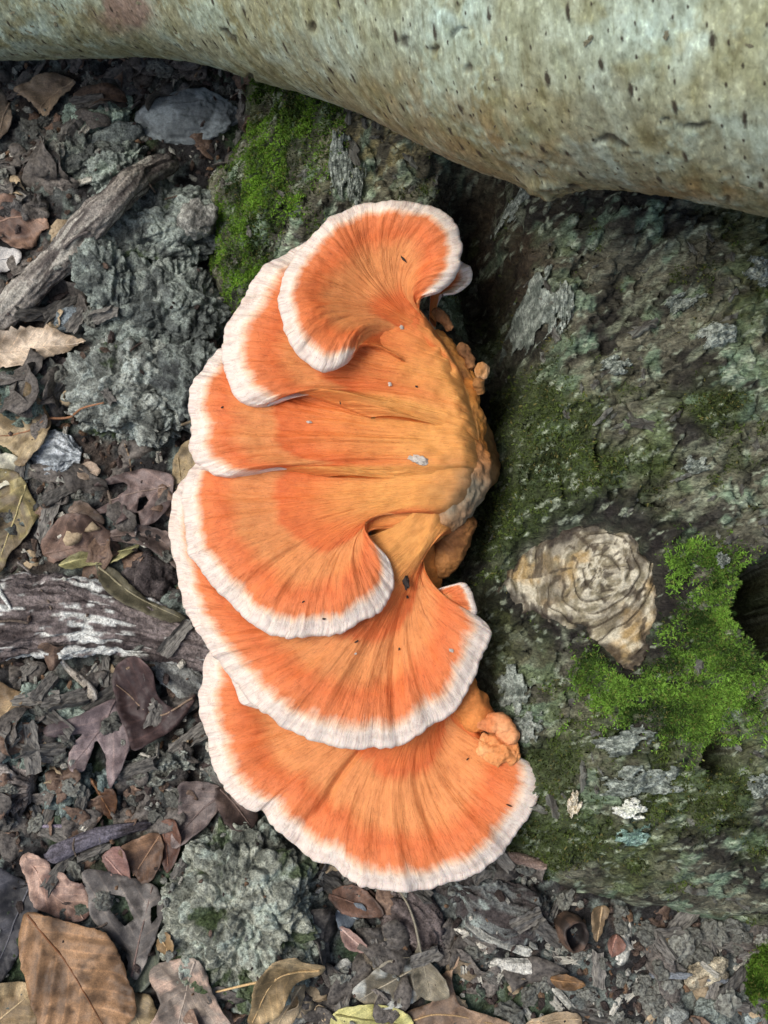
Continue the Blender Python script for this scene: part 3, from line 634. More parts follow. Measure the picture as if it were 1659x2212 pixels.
for k, (pp, rr, lb) in enumerate([
    ([(1358, 1985), (1350, 2040), (1338, 2085)], 13, 'flat white splinter standing in dark crumbs below the log'),
    ([(1048, 2080), (1110, 2086), (1185, 2092)], 19, 'pale fibrous wood splinter beneath the layered bark slab'),
    ([(1005, 1990), (1060, 2030), (1150, 2058)], 9, 'long cream splinter along the edge of the layered bark slab'),
    ([(1195, 2130), (1225, 2165), (1262, 2205)], 8, 'thin white splinter pointing down among the dark crumbs'),
    ([(1478, 1990), (1480, 2005), (1490, 2030)], 8, 'small white curl of wood near the tan rounded crumb'),
    ([(1405, 2100), (1420, 2105), (1445, 2112)], 6, 'tiny white splinter touching the blue-grey twig'),
    ([(1130, 2175), (1145, 2195), (1165, 2225)], 8, 'grey-white splinter beside the brown oak leaf tip'),
    ([(900, 1275), (935, 1285)], 0, ''),
    ([(720, 2110), (740, 2090), (755, 2075)], 14, 'blue-grey chip standing under the mottled olive leaf'),
    ([(625, 2215), (650, 2185), (670, 2160)], 26, 'flat pale grey chip beside the yellow-green leaf'),
    ([(560, 2110), (620, 2100), (660, 2080)], 0, '')]):
    if rr: stick('splinter', pp, rr, lb, 'splinter', (120, 120, 112), (190, 190, 178), 60+k, .6, 80, 28, .2, (208, 206, 194), .1, flat=.45, taper=.85)
# ragged pale chip with splintered end
stick('wood_chip', [(60, 985), (110, 980), (178, 990)], [34, 42, 30], 'splintered white wood chip under the tan lobed leaf', 'wood chip', (118, 124, 126), (186, 194, 196), 75, 1., 160, 90, .22, (206, 212, 212), .15, flat=.35)

# ================================================================== LEAVES (outlines read from the photograph)
def dens(poly, step, jag, seed):
    out = []; r = np.random.default_rng(seed); n = len(poly)
    for k in range(n):
        a = poly[k]; b_ = poly[(k+1) % n]; m = max(1, int(np.linalg.norm(b_-a)/step)); nrm = np.array([-(b_-a)[1], (b_-a)[0]]); nrm /= np.linalg.norm(nrm)+1e-9
        for j in range(m):
            q = a+(b_-a)*j/m; saw = (1 if (len(out) % 2) else -1)
            out.append(q+nrm*(jag*.5*saw*r.random()+jag*.5*r.normal()*.5))
    return np.array(out)
def leaf(px, rib, c1, c2, label, seed, curl=1., crumple=.0025, lift=.002, jag=.0006, veins=7, stem=None, veinc=None, holes=(), smooth_out=True, tilt=(0, 0), cat_='leaf', spots=None, cup=0, group=None):
    pc = np.mean(np.array(px, float), 0); g = ground_px(pc[0], pc[1], .01); zc = float(hget(g[0], g[1], HB))+lift
    W3 = P([p[0] for p in px], [p[1] for p in px], zc)[:, :2]; R3 = P([p[0] for p in rib], [p[1] for p in rib], zc)[:, :2]
    if smooth_out:
        m = len(W3); tt_ = np.linspace(0, 1, 6)[:-1, None]
        W3 = np.concatenate([.5*(2*W3[i]+(W3[(i+1) % m]-W3[i-1])*tt_+(2*W3[i-1]-5*W3[i]+4*W3[(i+1) % m]-W3[(i+2) % m])*tt_**2+(-W3[i-1]+3*W3[i]-3*W3[(i+1) % m]+W3[(i+2) % m])*tt_**3) for i in range(m)])
    poly = dens(W3, .0022, jag, seed)
    x0, y0 = poly.min(0); x1, y1 = poly.max(0); st = .0022
    gxx, gyy = np.meshgrid(np.arange(x0, x1, st), np.arange(y0, y1, st), indexing='ij'); gp = np.stack([gxx, gyy], -1).reshape(-1, 2)
    gp = gp+RNG.uniform(-.0006, .0006, gp.shape)
    ok = sdf(gp, poly) > st*.45
    hp = []
    for h in holes:
        hh = P([p[0] for p in h], [p[1] for p in h], zc)[:, :2]; hd_ = dens(hh, .0015, .0004, seed+5); hp.append(hd_); ok &= sdf(gp, hd_) < -st*.4
    gp = gp[ok]
    allp = [poly]+hp; edges = []; off = 0; vv = []
    for a in allp:
        n = len(a); edges += [(off+k, off+(k+1) % n) for k in range(n)]; vv.append(a); off += n
    vv = np.concatenate(vv+[gp])
    res = delaunay_2d_cdt([Vector(p) for p in vv], edges, [], 1, 1e-7)
    v2 = np.array([p[:] for p in res[0]]); f = np.array([t for t in res[2] if len(t) == 3])
    cen = v2[f].mean(1)
    keep = inside(cen, poly)
    for h in hp: keep &= ~inside(cen, h)
    f = f[keep]
    # leaf frame
    ra, rb = R3[0], R3[-1]; L = np.linalg.norm(rb-ra); ax = (rb-ra)/L
    dm = segdist(v2, R3); dE = np.minimum(sdf(v2, poly), 1); side = np.sign((v2-ra)@np.array([-ax[1], ax[0]])); u = (v2-ra)@ax/L
    q = p3(v2[:, 0], v2[:, 1])+seed
    z = hget(v2[:, 0], v2[:, 1], HB); zs = zc+ (z-zc)*.8
    wmax = max(dm.max(), 1e-4)
    zz = zs+lift+curl*.016*(dm/wmax)**1.6*(1+.5*fbm(q, 25, 2, seed+1))*np.where(side > 0, 1, .75)+1.5*crumple*fbm(q, 55, 3, seed)+.002*sstep(.008, 0, dE)*fbm(q, 90, 2, seed+9)+.0012*np.abs(fbm(q, 140, 2, seed+2))+cup*.02*(u-.5)**2
    zz = zz+tilt[0]*(v2[:, 0]-pc_x(poly))+tilt[1]*(v2[:, 1]-poly[:, 1].mean())
    vein = 0*dm; vph = .5+0*dm
    if veins:
        ph = (u*veins-dm/L*veins*1.05+.12*fbm(q, 30, 2, seed+3)+np.where(side > 0, .15, 0)); fr = np.abs(ph-np.round(ph))*L/veins
        vph = ph+40; zz = zz+.0008*np.cos(2*math.pi*ph)*sstep(0, .006, dm)
    zz = zz+.0007*vein
    col = mix(lin(c1)*.8, lin(c2), sstep(-.5, .5, fbm(q, 45, 4, seed+4)+.3*fbm(q, 200, 2, seed+8)))
    col = mix(col, lin(c1)*.55, .7*sstep(.25, .5, fbm(q, 160, 3, seed+7)))
    if spots is not None: col = mix(col, lin(spots), .8*sstep(.15, .4, fbm(q, 130, 3, seed+6)))
    col = mix(col, lin(veinc) if veinc else np.clip(lin(c2)*1.25, 0, 1), .65*vein)
    v = np.c_[v2, zz]; base = np.array([v2[:, 0].mean(), v2[:, 1].mean(), zz.min()])
    root = empty('leaf', base, label, cat_, group)
    o = obj('blade', mesh('blade', v-base, f, col, attrs={'vph': vph, 'vamt': np.full(len(v), .75 if veins else 0.)*sstep(0, .004, dE+.002)}), M_leaf, root)
    md = o.modifiers.new('thickness', 'SOLIDIFY'); md.thickness = .00045; md.offset = 0
    # midrib / stalk as a real tube
    n = 24; cr = cat(np.c_[R3, np.zeros(len(R3))], n)[:, :2]
    ins = sdf(cr, poly) > -.001
    def nearz(pt): return zz[np.argmin(((v2-pt)**2).sum(1))]
    if ins.sum() > 4:
        cr = cr[ins]; cz = np.array([nearz(p) for p in cr]); cz = np.convolve(np.r_[cz[0], cz, cz[-1]], [.25, .5, .25], 'valid')
        rr = np.linspace(.00075, .0003, len(cr)); vt, ft, _ = tube(np.c_[cr, cz+.0003], rr, len(cr)*2, 6)
        cc = np.tile(lin(veinc) if veinc else np.clip(lin(c2)*1.15, 0, 1), (len(vt), 1))
        obj('midrib', mesh('midrib', vt-base, tris(ft), cc), M_leaf, root)
    if stem:
        S3 = P([p[0] for p in stem], [p[1] for p in stem], zc)[:, :2]; cz = [max(float(hget(p[0], p[1], HB))+.003, 0) for p in S3]; cz[0] = nearz(S3[0])
        vt, ft, _ = tube(np.c_[S3, cz], np.linspace(.0009, .0006, len(S3)), 40, 7)
        cc = np.tile(lin(veinc) if veinc else lin(c2), (len(vt), 1)); obj('stalk', mesh('stalk', vt-base, tris(ft), cc), M_leaf, root)
    hput(v[:, 0], v[:, 1], v[:, 2])
    li = ((v2-np.array([HX0, HY0]))/HR).astype(int); li = np.clip(li, 1, [HNX-2, HNY-2])
    for a_ in (-1, 0, 1):
        for b_ in (-1, 0, 1): LEAFY[li[:, 0]+a_, li[:, 1]+b_] = True
    return root
def pc_x(poly): return poly[:, 0].mean()
HB = hblur(6)
def sheet(defs):
    for d in defs: leaf(**d)
# lower layers first
leaf([(-20, 870), (10, 880), (60, 905), (68, 850), (78, 838), (100, 880), (112, 920), (100, 960), (70, 1000), (55, 1012), (35, 1005), (30, 980), (0, 960), (-20, 950)], [(110, 905), (60, 930), (-20, 940)], (118, 102, 74), (164, 148, 116), 'tan lobed leaf with long thin stalk beside the white wood chip', 101, .5, .003, stem=[(105, 905), (150, 902), (190, 895), (240, 888)], veinc=(140, 100, 70), spots=(96, 80, 58))
leaf([(-30, 735), (20, 725), (60, 712), (105, 708), (150, 722), (187, 738), (160, 745), (150, 765), (125, 772), (100, 790), (85, 800), (40, 797), (-30, 790)], [(-30, 765), (60, 755), (187, 738)], (164, 146, 122), (200, 184, 162), 'pale beige serrated leaf beside the ridged stick', 102, .5, .001, .004, .0014, 9, veinc=(206, 190, 168))
leaf([(34, 200), (70, 185), (110, 165), (150, 170), (165, 185), (140, 210), (118, 235), (100, 255), (80, 235), (55, 215)], [(160, 178), (100, 215), (80, 250)], (116, 98, 78), (156, 136, 110), 'tan triangular leaf near the pale trunk and green pebbles', 103, .6, .002)
leaf([(-20, 190), (10, 205), (28, 250), (32, 270), (10, 300), (-10, 325), (-25, 320)], [(20, 215), (-5, 320)], (108, 94, 78), (144, 128, 108), 'pale brown curled leaf half out beside the tan triangular leaf', 104, .8)
leaf([(-10, 445), (30, 435), (70, 440), (95, 460), (105, 490), (85, 500), (70, 530), (40, 540), (10, 520), (-15, 500)], [(-10, 480), (60, 470), (105, 490)], (100, 78, 66), (138, 112, 94), 'reddish brown leaf by the dark clod and ridged stick', 105, .6, .004)
leaf([(-15, 545), (20, 542), (48, 548), (45, 570), (20, 585), (-15, 590)], [(-15, 565), (48, 555)], (146, 144, 140), (184, 182, 176), 'pale grey torn leaf scrap beneath the reddish brown leaf', 106, .4)
leaf([(-20, 1030), (10, 1015), (50, 1030), (70, 1075), (85, 1110), (60, 1160), (20, 1200), (0, 1250), (-20, 1240)], [(60, 1050), (30, 1120), (-10, 1230)], (112, 102, 66), (162, 150, 104), 'yellowish olive crinkled leaf above the thick rotten branch', 107, .6, .005, spots=(96, 84, 66))
leaf([(-20, 1000), (20, 985), (60, 1000), (80, 1020), (60, 1040), (20, 1050), (-20, 1060)], [(-20, 1030), (80, 1018)], (156, 154, 138), (190, 188, 166), 'pale greyish leaf overlapping the yellowish olive leaf', 108, .5, .004)
leaf([(130, 1220), (180, 1195), (250, 1190), (300, 1175), (280, 1200), (250, 1215), (200, 1225), (160, 1235)], [(130, 1222), (290, 1182)], (110, 108, 70), (156, 152, 108), 'torn yellow-green leaf strip beside the dark ribbed clod', 109, .5, .003, jag=.001)
leaf([(200, 1215), (240, 1225), (280, 1260), (320, 1295), (400, 1330), (370, 1345), (300, 1320), (250, 1290), (215, 1255)], [(205, 1220), (290, 1285), (390, 1335)], (88, 84, 66), (124, 118, 94), 'smooth olive brown leaf curving behind the white-streaked branch', 110, .3, .002, veins=0)
leaf([(215, 1165), (260, 1140), (310, 1135), (360, 1150), (400, 1170), (430, 1210), (400, 1240), (360, 1210), (310, 1180), (260, 1170)], [(220, 1160), (320, 1155), (420, 1215)], (70, 60, 56), (108, 94, 86), 'dark grey-brown leaf tucked under the fungus edge', 111, .6, .003, holes=[[(365, 1160), (380, 1158), (382, 1170), (368, 1172)]])
leaf([(205, 1052), (250, 1030), (310, 1015), (372, 1028), (376, 1060), (370, 1095), (345, 1128), (310, 1138), (300, 1110), (270, 1130), (245, 1135), (262, 1108), (205, 1110), (235, 1085), (275, 1062), (270, 1045)], [(372, 1050), (320, 1060), (206, 1090)], (84, 70, 66), (122, 106, 100), 'dark grey-brown oak leaf with pointed lobes beside the fungus', 112, .3, .0015, .004, .0003, 5, holes=[[(302, 1080), (316, 1072), (322, 1082), (310, 1105), (298, 1108)]], veinc=(140, 122, 110))
leaf([(380, 985), (420, 960), (430, 1010), (400, 1060), (375, 1050)], [(385, 990), (395, 1055)], (92, 80, 60), (140, 124, 92), 'small olive brown leaf standing against the fungus rim', 113, .3)
leaf([(250, 1450), (300, 1420), (340, 1450), (345, 1500), (380, 1530), (425, 1500), (395, 1560), (340, 1600), (300, 1620), (280, 1580), (255, 1520)], [(420, 1508), (340, 1545), (255, 1480)], (62, 48, 46), (104, 84, 80), 'dark chocolate brown curled leaf touching the pale bent twig', 114, 1.0, .003, .005, .0004, 4, veinc=(128, 108, 88))
leaf([(110, 1570), (180, 1545), (240, 1510), (255, 1520), (268, 1560), (285, 1600), (275, 1650), (255, 1690), (245, 1700), (235, 1660), (228, 1630), (210, 1600), (195, 1640), (185, 1665), (160, 1665), (150, 1640), (165, 1605), (180, 1585), (120, 1592)], [(248, 1512), (225, 1565), (160, 1655)], (92, 80, 80), (130, 116, 114), 'purplish grey oak leaf with two long blunt lobes', 115, .3, .0015, .006, .0003, 4, veinc=(104, 90, 88))
leaf([(200, 1680), (230, 1700), (250, 1705), (255, 1730), (240, 1770), (225, 1760), (215, 1720)], [(205, 1685), (240, 1765)], (82, 56, 36), (118, 84, 54), 'brown leaf stub showing beneath the purplish grey oak leaf', 116, .4)
leaf([(395, 1690), (450, 1690), (490, 1710), (480, 1740), (440, 1790), (385, 1830), (370, 1815), (385, 1760), (390, 1720)], [(488, 1712), (430, 1755), (375, 1822)], (84, 74, 72), (120, 108, 102), 'grey-brown leaf fragment beside the lowest cap', 117, .4, .002, veinc=(104, 90, 84))
leaf([(340, 1780), (380, 1770), (395, 1820), (370, 1880), (355, 1870), (345, 1820)], [(350, 1780), (365, 1870)], (80, 56, 46), (116, 84, 68), 'dark reddish leaf strip under the grey-brown fragment', 118, .4)
leaf([(265, 1830), (310, 1805), (345, 1800), (355, 1850), (330, 1900), (300, 1900), (275, 1860)], [(345, 1805), (290, 1890)], (92, 70, 54), (128, 100, 76), 'tawny brown curved leaf piece over the grey oak leaf', 119, .5)
leaf([(225, 1845), (265, 1825), (285, 1870), (280, 1910), (255, 1900), (230, 1870)], [(230, 1850), (280, 1905)], (126, 96, 88), (160, 128, 116), 'pinkish leaf scrap beside the tawny brown piece', 120, .4)
leaf([(190, 1875), (260, 1890), (330, 1910), (350, 1930), (365, 1960), (350, 2000), (330, 2050), (300, 2110), (282, 2105), (268, 2060), (240, 2020), (205, 1980), (195, 1930)], [(285, 2110), (300, 2040), (330, 1915)], (88, 84, 80), (134, 128, 120), 'grey mottled oak leaf with curled pale margin beside the boulder', 121, .4, .003, .004, .0006, 5, holes=[[(328, 1960), (345, 1950), (348, 1975), (330, 1995)], [(225, 1925), (275, 1935), (290, 1985), (270, 2000), (240, 1960)]], veinc=(110, 92, 84))
leaf([(270, 2110), (300, 2060), (330, 2030), (350, 2050), (345, 2090), (320, 2130), (290, 2140)], [(340, 2040), (285, 2135)], (58, 62, 54), (92, 98, 84), 'dark green-grey leaf between the orange-brown leaf and boulder', 122, .3)
leaf([(50, 1850), (80, 1840), (110, 1860), (120, 1890), (140, 1880), (170, 1900), (190, 1905), (195, 1940), (185, 1985), (140, 1990), (100, 1970), (75, 1940), (60, 1890)], [(60, 1850), (110, 1920), (180, 1985)], (126, 100, 88), (166, 140, 124), 'pinkish brown crumpled leaf above the big orange-brown leaf', 123, .8, .005, spots=(84, 62, 56))
leaf([(-20, 1880), (30, 1890), (80, 1930), (85, 1990), (50, 2040), (20, 2100), (-20, 2120)], [(60, 1920), (-10, 2100)], (44, 44, 46), (80, 80, 84), 'blackish wet leaf beside the big orange-brown leaf', 124, .4, .003)
leaf([(-20, 2130), (40, 2120), (80, 2140), (90, 2190), (60, 2230), (-20, 2230)], [(-10, 2210), (80, 2135)], (130, 110, 78), (168, 148, 112), 'yellowish tan leaf piece under the big orange-brown leaf', 125, .4)
leaf([(70, 1985), (115, 1970), (150, 1985), (230, 1995), (270, 2000), (310, 2015), (335, 2045), (355, 2080), (375, 2125), (390, 2160), (360, 2190), (280, 2215), (160, 2222), (90, 2215), (75, 2160), (68, 2100), (62, 2040)] if False else
     [(50, 1982), (72, 1968), (100, 1975), (150, 1990), (200, 2000), (235, 2010), (252, 2040), (268, 2080), (285, 2125), (295, 2160), (290, 2200), (230, 2225), (100, 2230), (85, 2190), (68, 2150), (55, 2100), (45, 2040)], [(62, 1975), (130, 2060), (175, 2120), (230, 2225)], (98, 74, 50), (142, 110, 78), 'large glossy orange-brown leaf with straight side veins', 126, .35, .002, .008, .0006, 6, veinc=(112, 72, 40))
leaf([(320, 2110), (350, 2075), (400, 2060), (440, 2065), (460, 2110), (480, 2170), (490, 2230), (330, 2230), (345, 2170)], [(430, 2065), (400, 2150), (380, 2230)], (110, 100, 90), (154, 142, 128), 'grey-brown blotchy leaf below the boulder', 127, .4, .003, .006, spots=(170, 146, 128))
leaf([(270, 2150), (300, 2145), (330, 2150), (340, 2200), (310, 2230), (270, 2230)], [(280, 2150), (310, 2230)], (128, 112, 82), (168, 150, 114), 'tan leaf corner between orange-brown and blotchy leaves', 128, .3)
leaf([(345, 2020), (365, 2010), (382, 2030), (375, 2055), (350, 2060), (335, 2045)], [(350, 2020), (365, 2058)], (138, 114, 80), (174, 148, 110), 'small yellow-tan scrap beside the boulder', 129, .3)
leaf([(555, 2120), (580, 2085), (600, 2065), (640, 2060), (655, 2075), (700, 2090), (690, 2110), (640, 2125), (620, 2160), (600, 2200), (560, 2225), (530, 2220), (545, 2170)], [(690, 2100), (600, 2110), (540, 2220)], (134, 114, 80), (180, 158, 120), 'tan curled leaf with straight stalk below the boulder', 130, .9, .003, .006, stem=[(600, 2110), (550, 2120), (500, 2135), (465, 2145)], veinc=(190, 160, 112))
leaf([(590, 2110), (640, 2125), (660, 2130), (650, 2175), (630, 2215), (600, 2225), (580, 2210)], [(650, 2130), (600, 2215)], (132, 116, 90), (174, 156, 124), 'pale brown folded leaf under the tan curled leaf', 131, .6)
leaf([(740, 2175), (800, 2165), (840, 2170), (870, 2180), (890, 2200), (880, 2230), (730, 2230), (715, 2200)], [(725, 2190), (880, 2215)], (138, 136, 76), (186, 182, 120), 'yellow-green leaf with dark veins at the litter below the pebble', 132, .4, .002, .005, .0008, 5, veinc=(112, 108, 60))
leaf([(760, 2140), (800, 2100), (830, 2070), (880, 2060), (920, 2080), (930, 2120), (900, 2160), (850, 2175), (800, 2170)], [(925, 2075), (770, 2160)], (104, 98, 82), (150, 142, 122), 'mottled olive leaf beside the tan brown pebble', 133, .5, .003, .004, spots=(172, 176, 168))
leaf([(895, 2060), (905, 2030), (915, 2060), (960, 2110), (965, 2150), (920, 2160), (890, 2120)], [(905, 2035), (930, 2155)], (92, 86, 72), (128, 122, 104), 'narrow olive leaf tapering up to a thin stalk', 134, .6, .002, .006, stem=[(905, 2035), (895, 1990), (880, 1950), (860, 1920)])
leaf([(835, 2225), (870, 2190), (930, 2165), (945, 2130), (960, 2100), (985, 2085), (990, 2060), (975, 2105), (985, 2150), (1000, 2170), (1060, 2190), (1110, 2215), (1050, 2225), (960, 2232)], [(845, 2225), (950, 2190), (1100, 2215)], (104, 84, 66), (146, 122, 98), 'brown oak leaf with a raised tan lobe below the bark slab', 135, .5, .002, .006, .0005, 4, veinc=(160, 132, 92))
leaf([(735, 2000), (770, 2015), (795, 2040), (790, 2055), (760, 2050), (740, 2030)], [(738, 2005), (790, 2050)], (150, 124, 114), (180, 156, 144), 'pink-tan leaf scrap beside the tan brown pebble', 136, .5, .001, .004)
leaf([(728, 1960), (780, 1950), (790, 1970), (760, 2000), (735, 2005)], [(730, 1965), (780, 1990)], (104, 114, 122), (142, 152, 158), 'blue-grey papery scrap near the pink-tan leaf scrap', 137, .3)
leaf([(710, 1930), (760, 1910), (800, 1930), (830, 1970), (790, 1980), (740, 1970)], [(712, 1930), (820, 1970)], (74, 56, 46), (110, 84, 70), 'dark brown leaf hanging under the lower cap edge', 138, .5)
leaf([(1275, 1965), (1300, 1955), (1315, 1965), (1305, 1995), (1290, 2035), (1278, 2010)], [(1300, 1958), (1290, 2033)], (118, 100, 74), (158, 136, 104), 'narrow tan leaf leaning on the foot of the log', 139, .4, .001, .004)
leaf([(1310, 2030), (1330, 2015), (1345, 2040), (1320, 2065)], [(1330, 2018), (1318, 2062)], (104, 74, 62), (140, 106, 92), 'small reddish leaf beside the narrow tan leaf', 140, .4)
leaf([(1190, 2110), (1220, 2100), (1260, 2120), (1240, 2135), (1200, 2130)], [(1190, 2115), (1258, 2120)], (94, 70, 44), (126, 96, 62), 'short brown leaf bit under the fibrous wood splinter', 141, .4)
leaf([(1140, 2205), (1200, 2185), (1250, 2190), (1245, 2225), (1150, 2230)], [(1145, 2210), (1250, 2200)], (120, 104, 80), (156, 138, 110), 'tan-brown leaf end near the thin white splinter', 142, .3)
leaf([(150, 1100), (180, 1085), (215, 1110), (225, 1130), (190, 1140), (160, 1125)], [(155, 1105), (220, 1130)], (82, 70, 60), (120, 104, 90), 'dull brown leaf bit beside the pointed oak leaf', 143, .4)
leaf([(170, 1010), (200, 1000), (220, 1020), (200, 1040), (175, 1035)], [(172, 1015), (215, 1030)], (138, 122, 104), (170, 152, 132), 'small pale brown scrap beside the splintered wood chip', 144, .3)
leaf([(90, 1180), (140, 1130), (190, 1120), (240, 1150), (260, 1190), (220, 1210), (150, 1205), (110, 1215)], [(95, 1195), (250, 1170)], (74, 58, 50), (116, 96, 84), 'dark brown curled leaf above the yellow-green strip', 145, .8, .004)
leaf([(-20, 1470), (30, 1490), (60, 1500), (50, 1540), (20, 1580), (-20, 1600)], [(50, 1500), (-15, 1580)], (124, 104, 76), (160, 140, 108), 'tan brown leaf poking from beneath the rotten branch', 146, .5)
leaf([(470, 1700), (520, 1720), (560, 1760), (540, 1790), (500, 1780), (470, 1740)], [(475, 1705), (545, 1780)], (66, 54, 50), (102, 86, 78), 'dark leaf lying in the shade of the lowest cap', 147, .4)
# acorn cup
c = ground_px(1228, 2010); s = (P(1328, 2010, 0)[0]-P(1228, 2010, 0)[0])/100
a = np.linspace(0, 2*math.pi, 48, endpoint=False); prof = [(1.0, -.2), (1.1, .35), (1.04, .75), (.92, .8), (.82, .45), (.5, .1), (.0, .05)]
V_ = np.array([[np.cos(t)*r*28*s*(1+.08*math.sin(3*t)), np.sin(t)*r*38*s*(1+.06*math.cos(2*t)), h*.014] for r, h in prof for t in a])
V_[:, :2] *= (1+.12*fbm(V_, 60, 3, 6))[:, None]; V_[:, 2] += .0025*fbm(V_, 90, 3, 7)
cc = mix(lin((44, 36, 30)), lin((98, 78, 64)), sstep(-.4, .4, fbm(V_, 200, 3, 5))); cc[48*4:] = lin((22, 18, 17))
cup = obj('seed_cup', mesh('seed_cup', V_, gridfaces(7, 48, True), cc), M_leaf, None, c); cup.rotation_euler = (.35, .25, .4)
tag(cup, 'hollow brown seed cup with dark inside near the foot of the log', 'seed cup')
# ================================================================== LITTER: countable scraps and chips
def scrap_mesh(seed, el=1.6):
    r = np.random.default_rng(seed); n = 22; a = np.linspace(0, 2*math.pi, n, endpoint=False)
    rad = 1+.16*np.cos(2*a+r.uniform(0, 6))+.12*np.cos(3*a+r.uniform(0, 6))+.07*np.cos(5*a+r.uniform(0, 6))+.05*r.normal(size=n); rings = []
    for k, q in enumerate((1., .6, .25)):
        rings.append(np.c_[np.cos(a)*rad*q*el*.5, np.sin(a)*rad*q*.5, (q**2)*.22*np.cos(2*a+seed)+.10*q*np.cos(3*a+seed*2)+.04*r.normal(size=n)*q])
    top = np.concatenate(rings); bot = top.copy(); bot[:, 2] -= .025; v = np.r_[top, bot]; f = []
    m = 3*n
    for k in range(2):
        for j in range(n):
            q = (j+1) % n; A_, B_, C_, D_ = k*n+j, k*n+q, (k+1)*n+q, (k+1)*n+j
            f += [[A_, B_, C_], [A_, C_, D_], [m+B_, m+A_, m+C_], [m+C_, m+A_, m+D_]]
    for j in range(n):
        q = (j+1) % n; f += [[j, m+j, m+q], [j, m+q, q]]
    for j in range(1, n-1): f += [[2*n, 2*n+j, 2*n+j+1], [m+2*n, m+2*n+j+1, m+2*n+j]]
    return mesh('leaf_scrap', v, np.array(f), smooth=True)
def chip_mesh(seed, el=2.6):
    r = np.random.default_rng(seed); nx, ny = 9, 5; xs = np.linspace(-.5, .5, nx); ys = np.linspace(-.5, .5, ny)
    A_, B_ = np.meshgrid(xs, ys, indexing='ij'); e0 = r.normal(size=ny)*.12; e1 = r.normal(size=ny)*.12
    A2 = A_*el+np.where(A_ > 0, e1, e0)[...]*np.abs(A_)*2; B2 = B_*(1+.25*r.normal(size=nx)[:, None]*.5)
    Z = .16*r.normal(size=ny)[None, :]+.05*r.normal(size=(nx, ny))+.25
    top = np.stack([A2, B2, Z], -1).reshape(-1, 3); bot = np.stack([A2*.95, B2*.9, Z*0-.15], -1).reshape(-1, 3)
    v = np.r_[top, bot]; n = nx*ny; f = gridfaces(nx, ny); f2 = f[:, ::-1]+n
    rim = [(i*ny) for i in range(nx)]+[(nx-1)*ny+j for j in range(1, ny)]+[i*ny+ny-1 for i in range(nx-2, -1, -1)]+[j for j in range(ny-2, 0, -1)]
    sd = np.array([[rim[k], rim[(k+1) % len(rim)], rim[(k+1) % len(rim)]+n, rim[k]+n] for k in range(len(rim))])
    return mesh('chip', v, np.r_[f, f2, sd], smooth=False)
def clod_mesh(seed):
    v, f = ico(3); w_ = worley(v+seed, 2.6, seed); q = v*(1+.45*fbm(v+seed, 1.3, 3, seed)+.22*fbm(v+seed, 4.5, 3, seed+1)-.22*sstep(.16, .0, w_[1]-w_[0])+.25*(w_[2]-.5))[:, None]
    return mesh('clod', q*np.array([.6, .45, .34]), f, smooth=False)
SC = [scrap_mesh(s, 1.2+.25*(s % 4)) for s in range(8)]; CH = [chip_mesh(s, 2+.5*(s % 4)) for s in range(8)]; CL = [clod_mesh(s) for s in range(8)]
KINDS = [  # name, meshes, material, size range, label, category, weight
    ('leaf_scrap', SC, M_dleaf, (.010, .024), 'dark brown shrivelled leaf scrap', 'leaf scrap', 150),
    ('leaf_scrap', SC, M_bleaf, (.008, .018), 'russet brown leaf scrap', 'leaf scrap', 50),
    ('leaf_scrap', SC, M_tleaf, (.006, .015), 'small tan leaf scrap', 'leaf scrap', 40),
    ('bark_chip', CH, M_bark, (.004, .010), 'grey-brown bark chip', 'bark chip', 150),
    ('wood_chip', CH, M_chip, (.0018, .0045), 'small pale wood chip', 'wood chip', 120),
    ('clod', CL, M_clod, (.006, .015), 'small crumbly dark soil lump', 'soil lump', 130)]
HB = hblur(3)
def gradn(x, y):
    e = .004; return Vector((-(hget(x+e, y, HB)-hget(x-e, y, HB))/(2*e), -(hget(x, y+e, HB)-hget(x, y-e, HB))/(2*e), 1)).normalized()
def where(px, py):
    if px > 1420: return 'around the pale knobbly lump and blue-grey twig'
    if px > 1280: return 'around the flat white splinter below the log'
    if px > 1000: return 'around the brown seed cup and layered bark slab'
    if px > 480: return 'between the boulder and the dark bark slabs' if py > 1700 else 'in the shade under the fungus'
    if py < 560 and px < 190: return 'around the tan triangular leaf and reddish brown leaf'
    if py < 560: return 'around the smooth blue-grey stone'
    if py < 1000: return 'beside the ridged stick and pale serrated leaf'
    if py < 1500: return 'around the thick rotten branch'
    if py < 1760: return 'around the purplish grey oak leaf and greenish clods'
    return 'around the orange-brown leaf and purplish twig'
